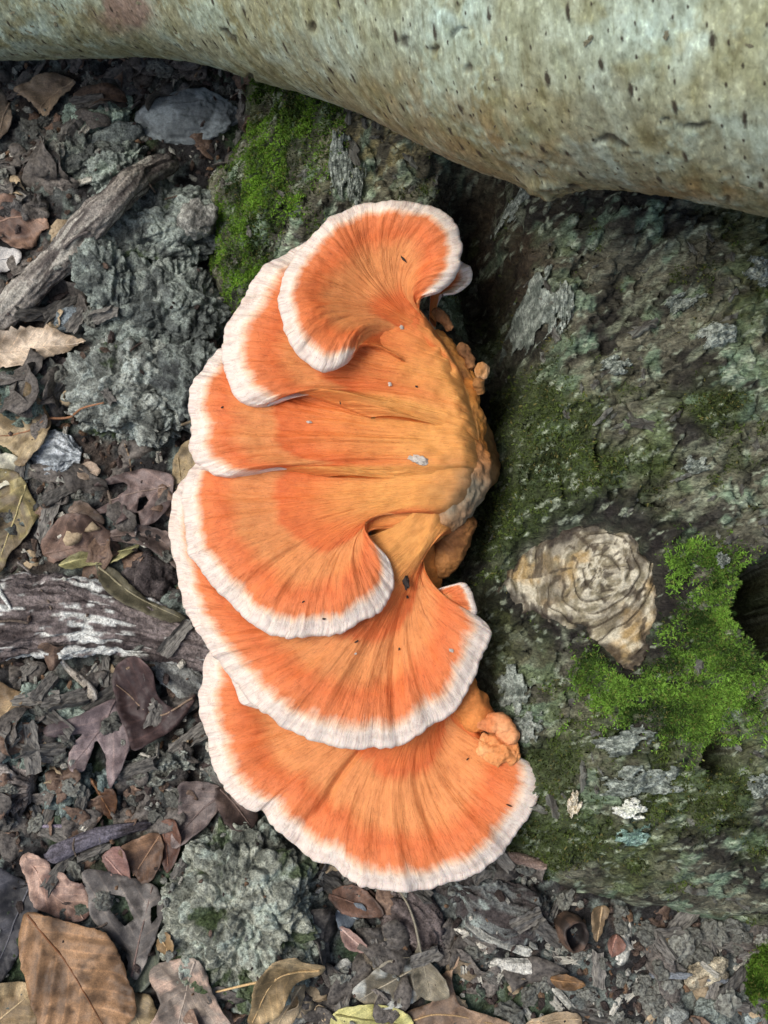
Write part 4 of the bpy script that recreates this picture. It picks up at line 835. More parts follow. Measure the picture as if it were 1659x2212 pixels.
for name, ms, mt, (s0, s1), lb, ct, cnt in KINDS:
    vm = []
    for me_ in ms:
        c2 = me_.copy(); c2.name = name; c2.materials.clear(); c2.materials.append(mt); vm.append(c2)
    k = 0; tries = 0
    while k < cnt and tries < 9000:
        tries += 1
        px, py = random.uniform(-60, 1720), random.uniform(60, 2270)
        p = P(px, py, .01)
        if sdf(p[None, :2], bnd)[0] > .004: continue
        keep = 1.0
        if 150 < px < 480 and 300 < py < 980: keep = .05           # clod bank stays mostly bare
        if 360 < px < 690 and 1800 < py < 2130: keep = .08         # boulder
        if px < 420 and 1240 < py < 1450: keep = .15
        if 45 < px < 290 and 1970 < py: keep = .0
        if 240 < px < 510 and 190 < py < 340: keep = .05
        if px < 190 and 690 < py < 800: keep = .1
        if 480 < px < 1000 and 600 < py < 1800: keep = .1
        if name == 'leaf_scrap' and px > 1150: keep *= .4
        if name == 'wood_chip' and px > 1000: keep = 1.
        if name in ('wood_chip', 'clod') and px < 1000: keep *= .6
        if random.random() > keep: continue
        if LEAFY[int((p[0]-HX0)/HR), int((p[1]-HY0)/HR)] and random.random() < .93: continue
        s = random.uniform(s0, s1)
        z = float(hget(p[0], p[1], HB))
        if z > .034: continue
        o = obj(name, vm[k % len(vm)]); wh = where(px, py); tag(o, lb+' '+wh, ct, lb+'s '+wh)
        n = gradn(p[0], p[1]); q = n.to_track_quat('Z', 'Y') @ Quaternion((0, 0, 1), random.uniform(0, 6.28)) @ Quaternion((1, 0, 0), random.uniform(-.25, .25))
        o.rotation_mode = 'QUATERNION'; o.rotation_quaternion = q; o.scale = (s, s, s*random.uniform(.8, 1.2))
        o.location = (p[0], p[1], z+s*(.08 if name != 'clod' else .12)); k += 1
for k in range(46):
    px, py = random.uniform(0, 1000 if k % 3 else 1650), random.uniform(120, 2200)
    if 360 < px < 1100 and 400 < py < 1880: continue
    p = P(px, py, .01)
    if sdf(p[None, :2], bnd)[0] > 0: continue
    a0 = random.uniform(0, 6.28); l = random.uniform(25, 75); dv = random.uniform(-.6, .6)
    pts = [(px, py), (px+math.cos(a0)*l*.5, py+math.sin(a0)*l*.5), (px+math.cos(a0)*l*.5+math.cos(a0+dv)*l*.5, py+math.sin(a0)*l*.5+math.sin(a0+dv)*l*.5)]
    cl = random.choice((((64, 54, 48), (104, 92, 80)), ((112, 94, 74), (158, 138, 112)), ((90, 84, 80), (134, 128, 122))))
    nm = {64: 'thin dark brown twig', 112: 'thin tan leaf stalk', 90: 'thin grey twig'}[cl[0][0]]; wh = where(px, py)
    stick('twig', pts, random.uniform(1.6, 3.6), nm+' '+wh, 'twig', cl[0], cl[1], 400+k, 1.2, 24, 7, .05, group=nm+'s '+wh)
# fine crumbs nobody could count
n = 16000; v0, f0 = ico(1)
px = RNG.uniform(-60, 1720, n); py = RNG.uniform(60, 2270, n); pp = P(px, py, .005)
ok = sdf(pp[:, :2], bnd) < .0; pp = pp[ok]; HB = hblur(1); z = hget(pp[:, 0], pp[:, 1], HB); ci_ = cell(pp[:, 0], pp[:, 1]); ok = (z < .05) & ((~LEAFY[ci_] & ~ROCKY[ci_]) | (RNG.random(len(z)) < .05)); pp = pp[ok]; z = z[ok]; n = len(pp)
s = .0008+.0022*RNG.random(n)**2.2
R_ = RNG.normal(size=(n, 3, 3)); R_, _ = np.linalg.qr(R_)
sc = np.stack([s*(1+RNG.random(n)*1.2), s, s*.8], -1)
vv = np.einsum('nij,nvj->nvi', R_, v0[None]*sc[:, None])*(1+.3*RNG.normal(size=(n, len(v0), 1))*.6)+np.c_[pp[:, :2], z+s*.2][:, None]
pal = np.array([lin(c) for c in ((52, 44, 40), (84, 70, 60), (120, 122, 114), (150, 150, 140), (70, 60, 56), (106, 84, 64), (190, 186, 172))])
cc = np.repeat(pal[RNG.choice(7, n, p=[.24, .18, .2, .08, .18, .09, .03])][:, None], len(v0), 1)
F = (np.arange(n)[:, None, None]*len(v0)+f0[None]).reshape(-1, 3)
tag(obj('soil_crumbs', mesh('soil_crumbs', vv.reshape(-1, 3), F, cc.reshape(-1, 3), smooth=False), M_soil), 'loose crumbs of soil, bark and rotted leaf over the ground', 'crumbs', None, 'stuff')
# corner moss tuft and small ground moss
n = 9000; cx = P(1660, 2110, 0)
th = RNG.uniform(0, 6.28, n); rr = RNG.random(n)**.6*.020
bb = np.c_[cx[0]+np.cos(th)*rr*.9, cx[1]+np.sin(th)*rr*1.1, np.zeros(n)]; bb[:, 2] = hget(bb[:, 0], bb[:, 1])+.010*(1-(rr/.02)**2)
bn = np.tile([0, 0, 1.], (n, 1)); o = blades('moss_tuft', None, bb, bn, .004, .0008, lin((50, 76, 18)), lin((98, 132, 44)), np.zeros(3)); tag(o, 'small olive moss tuft beside the bluish grey stone', 'moss')

# ================================================================== FUNGUS
M_fun, nt, b = newmat('fungus_cap'); L = nt.links.new
uv = N(nt, 'UVMap', uv_map='fan'); sp = N(nt, 'SeparateXYZ'); L(uv.outputs[0], sp.inputs[0])
bandA = N(nt, 'Attribute', attribute_name='band'); capA = N(nt, 'Attribute', attribute_name='cap'); tc = N(nt, 'TexCoord')
def fibre(us, vs, detail, rough=.6, dist=0.):
    m1 = N(nt, 'Math', operation='MULTIPLY'); m1.inputs[1].default_value = us; L(sp.outputs[0], m1.inputs[0])
    m2 = N(nt, 'Math', operation='MULTIPLY'); m2.inputs[1].default_value = vs; L(sp.outputs[1], m2.inputs[0])
    m3 = N(nt, 'Math', operation='MULTIPLY'); m3.inputs[1].default_value = 7.3; L(capA.outputs['Fac'], m3.inputs[0])
    cb = N(nt, 'CombineXYZ'); L(m1.outputs[0], cb.inputs[0]); L(m2.outputs[0], cb.inputs[1]); L(m3.outputs[0], cb.inputs[2])
    return noise_n(nt, cb.outputs[0], 1.0, detail, rough, dist)
nA = fibre(330, 45, 4, .65, .6); nB = fibre(620, 90, 5, .7, .8); nC = fibre(90, 26, 3, .6, .5); nD = noise_n(nt, tc.outputs['Object'], 60, 4, .6)
def madd(a, k, c_):
    m = N(nt, 'Math', operation='MULTIPLY_ADD'); L(a, m.inputs[0]); m.inputs[1].default_value = k
    if isinstance(c_, float): m.inputs[2].default_value = c_
    else: L(c_, m.inputs[2])
    return m.outputs[0]
bd_ = madd(nA.outputs[0], .08, bandA.outputs['Fac']); bd_ = madd(nC.outputs[0], .10, bd_); bd_ = madd(nD.outputs[0], .10, bd_); bd_ = madd(nA.outputs[0], 0., bd_)
off = N(nt, 'Math', operation='SUBTRACT'); L(bd_, off.inputs[0]); off.inputs[1].default_value = .135
CREAM = lin((226, 211, 195)); RED = lin((206, 106, 54)); LIGHT = lin((214, 139, 82)); ORG = lin((213, 132, 70)); YEL = lin((219, 153, 82))
rp = ramp_n(nt, off.outputs[0], [(0, tuple(lin((216, 203, 190)))), (.11, tuple(CREAM)), (.165, tuple(lin((224, 190, 160)))), (.225, tuple(lin((211, 122, 72)))), (.32, tuple(lin((208, 110, 58)))), (.44, tuple(LIGHT)), (.58, tuple(LIGHT)), (.69, tuple(RED)), (.78, tuple(lin((208, 112, 56)))), (.88, tuple(ORG)), (1, tuple(YEL))])
# grey-violet creases, strongest in the pale rim
cre = ramp_n(nt, nB.outputs[0], [(.30, (.56, .50, .52)), (.43, (.96, .95, .95)), (.58, (1.02, 1.02, 1.02)), (.72, (1.14, 1.12, 1.09))])
fadeR = N(nt, 'MapRange'); fadeR.inputs[1].default_value = .25; fadeR.inputs[2].default_value = .95; fadeR.inputs[3].default_value = .68; fadeR.inputs[4].default_value = .55; L(bandA.outputs['Fac'], fadeR.inputs[0])
col = mixc(nt, rp.outputs[0], cre.outputs[0], fadeR.outputs[0], 'MULTIPLY')
cre2 = ramp_n(nt, nA.outputs[0], [(.26, (.72, .64, .64)), (.40, (1, 1, 1)), (.8, (1.08, 1.08, 1.06))])
col = mixc(nt, col, cre2.outputs[0], fadeR.outputs[0], 'MULTIPLY')
mot = ramp_n(nt, noise_n(nt, tc.outputs['Object'], 170, 4, .65).outputs[0], [(.3, (.84, .78, .74)), (.5, (1, 1, 1)), (.72, (1.08, 1.1, 1.1))]); col = mixc(nt, col, mot.outputs[0], .8, 'MULTIPLY')
nG = fibre(170, 60, 5, .7, 1.6); crk = N(nt, 'Math', operation='PINGPONG'); crk.inputs[1].default_value = .5
mg = N(nt, 'Math', operation='MULTIPLY'); L(nG.outputs[0], mg.inputs[0]); mg.inputs[1].default_value = 4.; L(mg.outputs[0], crk.inputs[0])
crr = ramp_n(nt, crk.outputs[0], [(0, (.60, .50, .50)), (.03, (.84, .78, .76)), (.075, (1, 1, 1))]); col = mixc(nt, col, crr.outputs[0], .8, 'MULTIPLY')
nE = noise_n(nt, tc.outputs['Object'], 900, 2, .5)
spk = ramp_n(nt, nE.outputs[0], [(.25, (.55, .42, .36)), (.31, (1, 1, 1))]); col = mixc(nt, col, spk.outputs[0], .6, 'MULTIPLY')
grime = N(nt, 'Attribute', attribute_name='grime')
col = mixc(nt, col, tuple(lin((142, 112, 78))), grime.outputs['Fac'])
L(col, b.inputs['Base Color']); b.inputs['Roughness'].default_value = .62; b.inputs['Specular IOR Level'].default_value = .28
b.inputs['Subsurface Weight'].default_value = .2; b.inputs['Subsurface Radius'].default_value = (.004, .0018, .0008); b.inputs['Subsurface Scale'].default_value = 1.0
bp = N(nt, 'Bump'); bp.inputs['Strength'].default_value = .4; bp.inputs['Distance'].default_value = .0009; L(nB.outputs[0], bp.inputs['Height']); bp.inputs['Distance'].default_value = .0006; L(fadeR.outputs[0], bp.inputs['Strength'])
bp2 = N(nt, 'Bump'); bp2.inputs['Strength'].default_value = .45; bp2.inputs['Distance'].default_value = .0018; L(nA.outputs[0], bp2.inputs['Height']); bp2.inputs['Distance'].default_value = .0012; L(fadeR.outputs[0], bp2.inputs['Strength']); L(bp.outputs[0], bp2.inputs['Normal'])
nF = noise_n(nt, tc.outputs['Object'], 420, 3, .6); bp3 = N(nt, 'Bump'); bp3.inputs['Strength'].default_value = .3; bp3.inputs['Distance'].default_value = .0008; L(nF.outputs[0], bp3.inputs['Height']); L(bp2.outputs[0], bp3.inputs['Normal'])
L(bp3.outputs[0], b.inputs['Normal'])

fung = empty('bracket_fungus', P(900, 1150, .06), 'large orange bracket fungus with white-rimmed overlapping caps growing on the mossy log', 'fungus')
fo = np.array(fung.location)
CAPTOP = []
CANON = [0, .17, .24, .34, .46, .58, .70, .80, .92, 1.2]
def cap(rows, bands, seed, lip=.0036, dome=.006, wave=.003, roll=.005, ns=300, nt_=72, label=None, base_th=.020, name='cap', fold=None, att=None, rimw=None):
    rows = np.array(rows, float); m = len(rows)
    if att: rows[:, 6] += att[0]; rows[:, 7] += att[1]; rows[:, 8] += att[2]; rows[:, 5] += att[3]
    if att and len(att) > 4: rows[:, 5] += np.interp(np.arange(m), [0, 8, 13], [.0125, .007, 0])
    Mp = P(rows[:, 0], rows[:, 1], rows[:, 2]); Np = P(rows[:, 3], rows[:, 4], rows[:, 5]); Ap = P(rows[:, 6], rows[:, 7], rows[:, 8])
    rw = np.ones(m) if rimw is None else np.interp(np.arange(m), *rimw)
    C = cat(np.c_[Mp, Np, Ap, rw], ns); rw = np.clip(C[:, 9], 0, 1)[:, None]
    Mc, Nc, Ac = C[:, :3], C[:, 3:6], C[:, 6:9]
    s = np.linspace(0, 1, ns); sl = np.r_[0, np.cumsum(np.linalg.norm(np.diff(Mc, axis=0), axis=1))]
    q1 = p3(sl, 0*sl+seed)
    # scalloped, uneven margin
    out = Mc-Nc; out[:, 2] = 0; rl0 = np.linalg.norm(out, axis=1); out /= rl0[:, None]+1e-9
    scal = .0016*fbm(q1, 60, 3, seed)+.0010*np.abs(fbm(q1, 170, 2, seed+1))
    free = sstep(.004, .02, rl0)
    lipr = lip*(.45+.55*free)
    Mi = Mc+out*((scal*free)-lipr)[:, None]
    la = np.linalg.norm(Nc-Ac, axis=1); lb = np.linalg.norm(Mi-Nc, axis=1); tn = np.clip(la/(la+lb+1e-9), .12, .88)[:, None, None]
    t = np.linspace(0, 1, nt_)**.9; T = t[None, :, None]
    A_, N_, M_ = Ac[:, None], Nc[:, None], Mi[:, None]
    # quadratic through three points
    l0 = (T-tn)*(T-1)/(tn); l1 = T*(T-1)/(tn*(tn-1)); l2 = T*(T-tn)/(1-tn)
    S = A_*l0+N_*l1+M_*l2
    sg = np.linalg.norm(np.diff(S, axis=1), axis=2); cum = np.concatenate([np.zeros((ns, 1)), np.cumsum(sg, 1)], 1); rad = cum[:, -1:]; d = rad-cum                       # distance from margin
    q = p3(sl[:, None]*1.0+0*d, d*.12, 0*d+seed*.37)
    tt = t[None, :]+0*d
    fr = free[:, None]
    rollz = -roll*np.clip(1-d/.014, 0, 1)**2*fr
    domez = dome*np.exp(-((d-.020)/.018)**2)*fr*sstep(0, .35, tt)
    wv = wave*fbm(q, 26, 2, seed+2)*sstep(.15, .9, tt)
    rid_ = .0016*fbm(q, 80, 2, seed+3)*sstep(.35, .85, tt)+.0008*fbm(S, 60, 3, seed+13)+.0008*(np.abs(fbm(q+p3(0*d, .02*fbm(S, 40, 2, seed+15)), 120, 3, seed+14))-.25)*sstep(.12, .4, tt)+.0012*(np.abs(fbm(q, 190, 2, seed+4))-.3)*np.exp(-((d-.006)/.010)**2)
    ring = .0012*fbm(S, 45, 3, seed+5)
    Sq = S.copy(); bumps = .0022*fbm(Sq, 70, 3, seed+6)*(1-sstep(.15, .5, tt)) + .0032*(np.clip(1-worley(Sq, 190, seed)[0], 0, 1)-.4)*(1-sstep(.05, .33, tt))
    dz = rollz+domez+wv+rid_+ring+bumps
    if fold is not None:
        for (s0, wS, amp) in fold: dz = dz+amp*np.exp(-((s[:, None]+.02*fbm(p3(d, 0*d, 0*d), 30, 2, seed)-s0)/wS)**2)*sstep(.1, .35, tt)*sstep(1.02, .9, tt)
    S[..., 2] += dz-.016*np.clip(1-cum/.014, 0, 1)**2
    if rimw is not None: S[..., 2] -= .0055*sstep(.80, 1, s)[:, None]*(1-sstep(.45, .9, tt))
    CAPTOP.append(S.reshape(-1, 3).copy())
    # lip and underside
    ph = np.linspace(math.pi/2, -math.pi/2, 9)[1:]
    E = S[:, -1]
    lipv = E[:, None]+out[:, None]*(np.cos(ph)[None, :]*lipr[:, None])[..., None]
    lipv[..., 2] += (np.sin(ph)-1)[None, :]*lipr[:, None]
    ku = 20; idx = np.linspace(nt_-1, 0, ku+1).round().astype(int)[1:]
    und = S[:, idx].copy(); tu = t[idx][None, :]
    und[..., 2] -= 2*lipr[:, None]+base_th*(1-tu)**1.3
    allv = np.concatenate([S, lipv, und], 1); nv = allv.shape[1]
    # bands
    px2m = (P(1000, 1000, .12)[0]-P(900, 1000, .12)[0])/100
    bx = np.array([0]+[max(b_-o_, 4+3*k_) for k_, (b_, o_) in enumerate(zip(bands, (27, 22, 16, 12, 10, 10, 10, 10)))])*px2m; bx = np.r_[bx, bx[-1]+.08]
    band_top = np.interp(d, bx, CANON[:len(bx)])
    band_top = band_top*rw+(1-rw)*np.maximum(band_top, np.minimum(.86+d*4, 1.05))
    band = np.concatenate([band_top, np.zeros((ns, 8+ku))+(1-rw)*.86], 1)
    dd = np.concatenate([d, np.zeros((ns, 8)), -.01-(1-tu)*rad], 1)
    UVv = np.stack([sl[:, None]+0*dd, dd], -1)
    gp_ = proj(Sq); gr = np.concatenate([.85*np.clip(np.exp(-((gp_[..., 0]-1020)/48)**2-((gp_[..., 1]-1068)/62)**2)*1.5+.5*fbm(Sq, 80, 3, seed+8)*np.exp(-((gp_[..., 0]-1000)/90)**2-((gp_[..., 1]-1040)/130)**2), 0, 1), np.zeros((ns, 8+ku))], 1)
    f = gridfaces(ns, nv)
    # end walls joining top and underside
    walls = []
    for row, flip in ((0, 1), (ns-1, 0)):
        o0 = row*nv; top = o0+np.r_[idx[::-1], nt_-1]; bot = o0+np.r_[np.arange(nv-1, nt_+8-1, -1), nt_+7]
        w = np.stack([top[:-1], top[1:], bot[1:], bot[:-1]], -1); walls.append(w[:, ::-1] if flip else w)
    back = np.stack([np.arange(ns-1)*nv, (np.arange(ns-1)+1)*nv, (np.arange(ns-1)+1)*nv+nv-1, np.arange(ns-1)*nv+nv-1], -1)
    F_ = np.concatenate([f[:, ::-1]]+walls+[back])
    n_ = ns*nv
    o = obj(name, mesh(name, allv.reshape(-1, 3)-fo, F_, None, UVv.reshape(-1, 2), True, {'band': band.reshape(-1), 'cap': np.full(n_, seed*.113), 'grime': gr.reshape(-1)}), M_fun, fung)
    if label: o['label'] = label
    return o
zA = .150
# columns: margin x,y,z | neck x,y,z | attachment x,y,z   (photo pixels, height in metres)
cap([(905, 668, .158, 905, 668, .156, 935, 715, .150), (912, 640, .164, 900, 655, .157, 935, 712, .150), (938, 630, .168, 897, 650, .157, 937, 714, .150), (972, 606, .171, 892, 645, .157, 938, 716, .151), (996, 565, .174, 886, 640, .157, 940, 718, .151), (998, 505, .176, 878, 634, .157, 942, 720, .151), (972, 455, .178, 868, 630, .157, 944, 724, .151),
     (925, 431, .179, 858, 627, .157, 946, 728, .151), (860, 424, .180, 848, 626, .157, 949, 733, .151), (795, 430, .180, 838, 628, .157, 952, 738, .151), (738, 450, .180, 829, 630, .157, 956, 744, .151), (688, 484, .179, 820, 634, .157, 960, 750, .151), (645, 528, .178, 811, 640, .157, 964, 757, .151), (615, 580, .176, 804, 648, .157, 968, 764, .151), (604, 640, .175, 798, 658, .157, 972, 771, .151),
     (614, 710, .174, 793, 669, .157, 976, 778, .151), (642, 762, .173, 789, 680, .157, 980, 786, .151), (690, 796, .172, 787, 692, .157, 985, 795, .151), (735, 788, .170, 787, 706, .157, 990, 804, .151), (762, 765, .166, 790, 722, .157, 995, 813, .151), (776, 749, .162, 798, 737, .156, 1000, 822, .151), (815, 748, .158, 830, 752, .155, 1005, 832, .151), (862, 772, .154, 866, 775, .153, 1010, 845, .151)],
    (46, 58, 95, 125, 185, 215, 265, 330), 1, att=(12, -10, 0, 0), rimw=([0, 1.5, 18.5, 20.5], [0, 1, 1, 0]), dome=.004, label='uppermost white-rimmed cap', roll=.004)
cap([(800, 470, .150, 860, 650, .150, 955, 735, .149), (690, 500, .152, 850, 672, .150, 965, 750, .149), (615, 538, .153, 836, 695, .150, 975, 768, .149), (556, 585, .154, 822, 718, .150, 984, 787, .149), (520, 645, .155, 810, 742, .150, 992, 806, .149), (483, 706, .156, 800, 765, .150, 1000, 826, .149), (474, 755, .156, 793, 785, .150, 1006, 845, .149),
     (484, 806, .156, 788, 803, .150, 1012, 862, .149), (512, 850, .156, 786, 818, .150, 1016, 878, .149), (550, 867, .155, 787, 831, .150, 1020, 892, .149), (583, 862, .153, 790, 842, .150, 1023, 905, .149), (606, 842, .151, 796, 853, .150, 1026, 918, .149), (650, 846, .150, 806, 864, .150, 1028, 930, .149), (720, 866, .149, 825, 880, .149, 1030, 942, .149), (800, 898, .148, 850, 900, .148, 1032, 955, .148)],
    (62, 78, 120, 150, 175, 200, 290, 400), 2, att=(12, -8, 0, 0), rimw=([9.5, 11.5], [1, 0]), label='second white-rimmed cap below the uppermost', dome=.005)
cap([(600, 700, .134, 810, 850, .142, 1015, 885, .145), (520, 725, .136, 805, 864, .142, 1018, 897, .145), (452, 760, .137, 798, 880, .142, 1022, 910, .145), (424, 800, .138, 792, 895, .142, 1025, 922, .145), (410, 850, .138, 786, 910, .142, 1028, 934, .145), (407, 900, .138, 782, 925, .142, 1031, 946, .145), (415, 935, .138, 780, 938, .142, 1033, 956, .145), (410, 960, .139, 778, 950, .142, 1035, 966, .145),
     (424, 992, .139, 777, 963, .142, 1037, 976, .145), (452, 1016, .139, 777, 975, .142, 1038, 985, .145), (490, 1027, .138, 778, 986, .142, 1039, 993, .145), (525, 1022, .137, 780, 996, .141, 1040, 1000, .145), (552, 1010, .135, 783, 1005, .141, 1040, 1006, .145), (600, 1012, .134, 788, 1014, .140, 1040, 1012, .144), (650, 1022, .134, 794, 1022, .140, 1040, 1018, .144), (688, 1028, .134, 800, 1030, .139, 1040, 1024, .144)],
    (52, 66, 95, 140, 175, 195, 260, 380), 3, att=(8, -4, 0, 0), rimw=([11.5, 13], [1, 0]), label='third cap with folded creased surface', dome=.004, fold=[(.50, .03, .0022), (.72, .03, .0012)])
cap([(520, 950, .118, 770, 1010, .134, 1038, 1000, .142), (430, 985, .122, 765, 1030, .134, 1038, 1010, .142), (400, 1025, .124, 758, 1048, .134, 1037, 1020, .142), (391, 1085, .125, 752, 1066, .134, 1035, 1030, .142), (399, 1150, .126, 748, 1084, .134, 1032, 1040, .142), (418, 1210, .127, 746, 1100, .134, 1028, 1049, .142), (452, 1266, .128, 747, 1114, .134, 1023, 1058, .142), (500, 1312, .129, 750, 1126, .134, 1017, 1066, .142),
     (548, 1348, .130, 754, 1136, .134, 1010, 1074, .142), (605, 1376, .131, 759, 1143, .134, 1002, 1081, .142), (665, 1378, .132, 764, 1148, .134, 994, 1087, .142), (725, 1366, .133, 769, 1151, .134, 986, 1092, .142), (782, 1345, .134, 774, 1153, .134, 978, 1096, .142), (826, 1314, .136, 778, 1153, .134, 970, 1099, .142), (848, 1270, .137, 782, 1152, .134, 962, 1101, .142), (848, 1228, .138, 786, 1150, .134, 955, 1103, .141), (834, 1198, .138, 790, 1148, .134, 948, 1104, .140), (808, 1182, .137, 793, 1146, .134, 942, 1104, .139), (788, 1164, .136, 794, 1144, .134, 936, 1104, .138), (800, 1146, .136, 806, 1140, .135, 930, 1102, .137), (850, 1138, .135, 856, 1134, .135, 932, 1106, .137), (905, 1122, .134, 910, 1120, .134, 938, 1110, .136)],
    (52, 62, 105, 135, 190, 210, 268, 340), 4, att=(8, 6, 0, 0), rimw=([16.5, 17.5], [1, 0]), label='broad fourth cap curling into a spiral', dome=.005, wave=.002)
cap([(480, 980, .084, 820, 1150, .112, 930, 1085, .122), (385, 1040, .090, 822, 1168, .112, 930, 1095, .122), (366, 1110, .094, 826, 1184, .112, 931, 1104, .122), (373, 1190, .096, 831, 1200, .112, 932, 1112, .122), (384, 1265, .097, 837, 1213, .112, 933, 1120, .122), (410, 1340, .098, 843, 1224, .112, 934, 1127, .122), (450, 1400, .099, 849, 1233, .112, 935, 1133, .122), (500, 1462, .100, 855, 1240, .112, 936, 1138, .122), (548, 1520, .101, 861, 1246, .112, 938, 1143, .122),
     (605, 1558, .102, 867, 1250, .112, 940, 1147, .122), (665, 1592, .103, 873, 1253, .112, 942, 1150, .122), (735, 1612, .104, 879, 1255, .112, 944, 1153, .122), (805, 1613, .105, 884, 1256, .112, 946, 1156, .122), (875, 1600, .106, 889, 1256, .112, 948, 1159, .122), (940, 1566, .108, 894, 1255, .112, 950, 1162, .122), (988, 1525, .110, 898, 1253, .112, 951, 1165, .122), (1014, 1474, .112, 902, 1250, .112, 952, 1168, .122), (1042, 1428, .114, 905, 1246, .112, 952, 1171, .122), (1066, 1375, .116, 908, 1241, .112, 952, 1174, .122), (1052, 1346, .116, 911, 1235, .112, 951, 1176, .122), (1020, 1330, .116, 914, 1229, .112, 950, 1178, .122), (965, 1305, .115, 916, 1222, .113, 949, 1180, .122)],
    (60, 82, 130, 165, 225, 250, 320, 400), 5, att=(32, -40, .017, .006, 1), rimw=([19.5, 21], [1, 0]), label='wide fifth cap with streaked red-orange surface', dome=.006, wave=.004, ns=360)
cap([(500, 1380, .062, 850, 1450, .080, 960, 1440, .090), (446, 1412, .062, 852, 1462, .080, 962, 1450, .090), (430, 1480, .061, 855, 1474, .080, 965, 1458, .090), (429, 1545, .060, 859, 1486, .080, 968, 1465, .090), (442, 1605, .060, 864, 1497, .080, 971, 1471, .090), (462, 1662, .060, 869, 1507, .080, 974, 1476, .090), (500, 1724, .060, 875, 1515, .080, 977, 1481, .090), (546, 1756, .060, 881, 1522, .080, 980, 1485, .090), (566, 1752, .059, 884, 1525, .080, 981, 1487, .090), (592, 1786, .060, 888, 1528, .080, 983, 1489, .090), (625, 1824, .060, 893, 1532, .080, 985, 1491, .090),
     (672, 1852, .061, 899, 1536, .080, 988, 1494, .090), (712, 1872, .061, 904, 1539, .080, 990, 1496, .090), (742, 1897, .062, 909, 1541, .080, 992, 1498, .090), (802, 1916, .062, 916, 1544, .080, 995, 1500, .090), (870, 1927, .063, 924, 1547, .080, 998, 1503, .090), (940, 1920, .064, 932, 1549, .080, 1000, 1506, .090), (1010, 1896, .066, 940, 1550, .080, 1002, 1509, .090), (1062, 1862, .068, 947, 1550, .080, 1004, 1512, .090), (1112, 1812, .071, 954, 1549, .080, 1006, 1515, .090), (1150, 1752, .075, 961, 1547, .080, 1007, 1518, .090), (1169, 1700, .080, 967, 1544, .081, 1008, 1521, .090), (1162, 1662, .084, 973, 1541, .082, 1009, 1524, .090), (1140, 1646, .086, 978, 1538, .083, 1009, 1527, .090), (1090, 1640, .087, 983, 1535, .084, 1008, 1530, .090), (1030, 1565, .088, 988, 1532, .086, 1006, 1532, .090)],
    (58, 78, 125, 155, 235, 265, 325, 390), 6, rimw=([23, 24.5], [1, 0]), label='lowest and broadest cap', dome=.006, wave=.004, ns=420, fold=[(.40, .012, -.003)])
# thin second layer under the wide cap, small flap, small pale cap behind the top one
cap([(430, 1370, .088, 800, 1350, .094, 900, 1250, .105), (470, 1425, .088, 805, 1360, .094, 902, 1254, .105), (495, 1475, .088, 810, 1370, .094, 904, 1258, .105), (522, 1515, .088, 815, 1380, .094, 906, 1262, .105), (548, 1528, .088, 820, 1388, .094, 908, 1266, .105), (600, 1540, .086, 826, 1395, .094, 910, 1270, .105)],
    (60, 80, 130, 165, 225, 250, 320, 400), 7, ns=120, nt_=40, dome=.002, label='thin pale cap tucked under the wide fifth cap', base_th=.008)
cap([(925, 1290, .117, 925, 1290, .117, 905, 1300, .114), (945, 1272, .120, 935, 1286, .117, 900, 1300, .114), (975, 1262, .122, 935, 1290, .117, 900, 1302, .114), (1003, 1258, .123, 935, 1294, .117, 900, 1304, .114), (1018, 1276, .123, 935, 1298, .117, 900, 1306, .114), (1022, 1298, .122, 935, 1302, .117, 900, 1308, .114), (1029, 1318, .121, 935, 1306, .117, 900, 1310, .114), (1018, 1334, .120, 935, 1310, .117, 900, 1312, .114), (985, 1326, .119, 935, 1313, .117, 900, 1314, .114), (945, 1316, .117, 930, 1315, .116, 900, 1316, .114)],
    (26, 34, 50, 66, 84, 100, 130, 160), 8, ns=140, nt_=40, dome=.001, wave=.0015, roll=.002, lip=.0025, name='flap', label='small ruffled flap beside the wide fifth cap', base_th=.006)
cap([(930, 600, .140, 930, 620, .138, 930, 660, .136), (985, 560, .150, 945, 620, .140, 935, 665, .136), (1010, 570, .150, 950, 625, .140, 937, 668, .136), (1016, 590, .150, 952, 630, .140, 939, 671, .136), (1008, 612, .150, 952, 635, .140, 941, 674, .136), (985, 632, .150, 950, 640, .140, 943, 677, .136), (960, 638, .148, 946, 645, .140, 945, 680, .136)],
    (46, 60, 80, 100, 140, 160, 200, 260), 9, ns=110, nt_=36, dome=.001, wave=.001, roll=.002, lip=.003, label='small pale cap peeping out behind the uppermost one', base_th=.008)
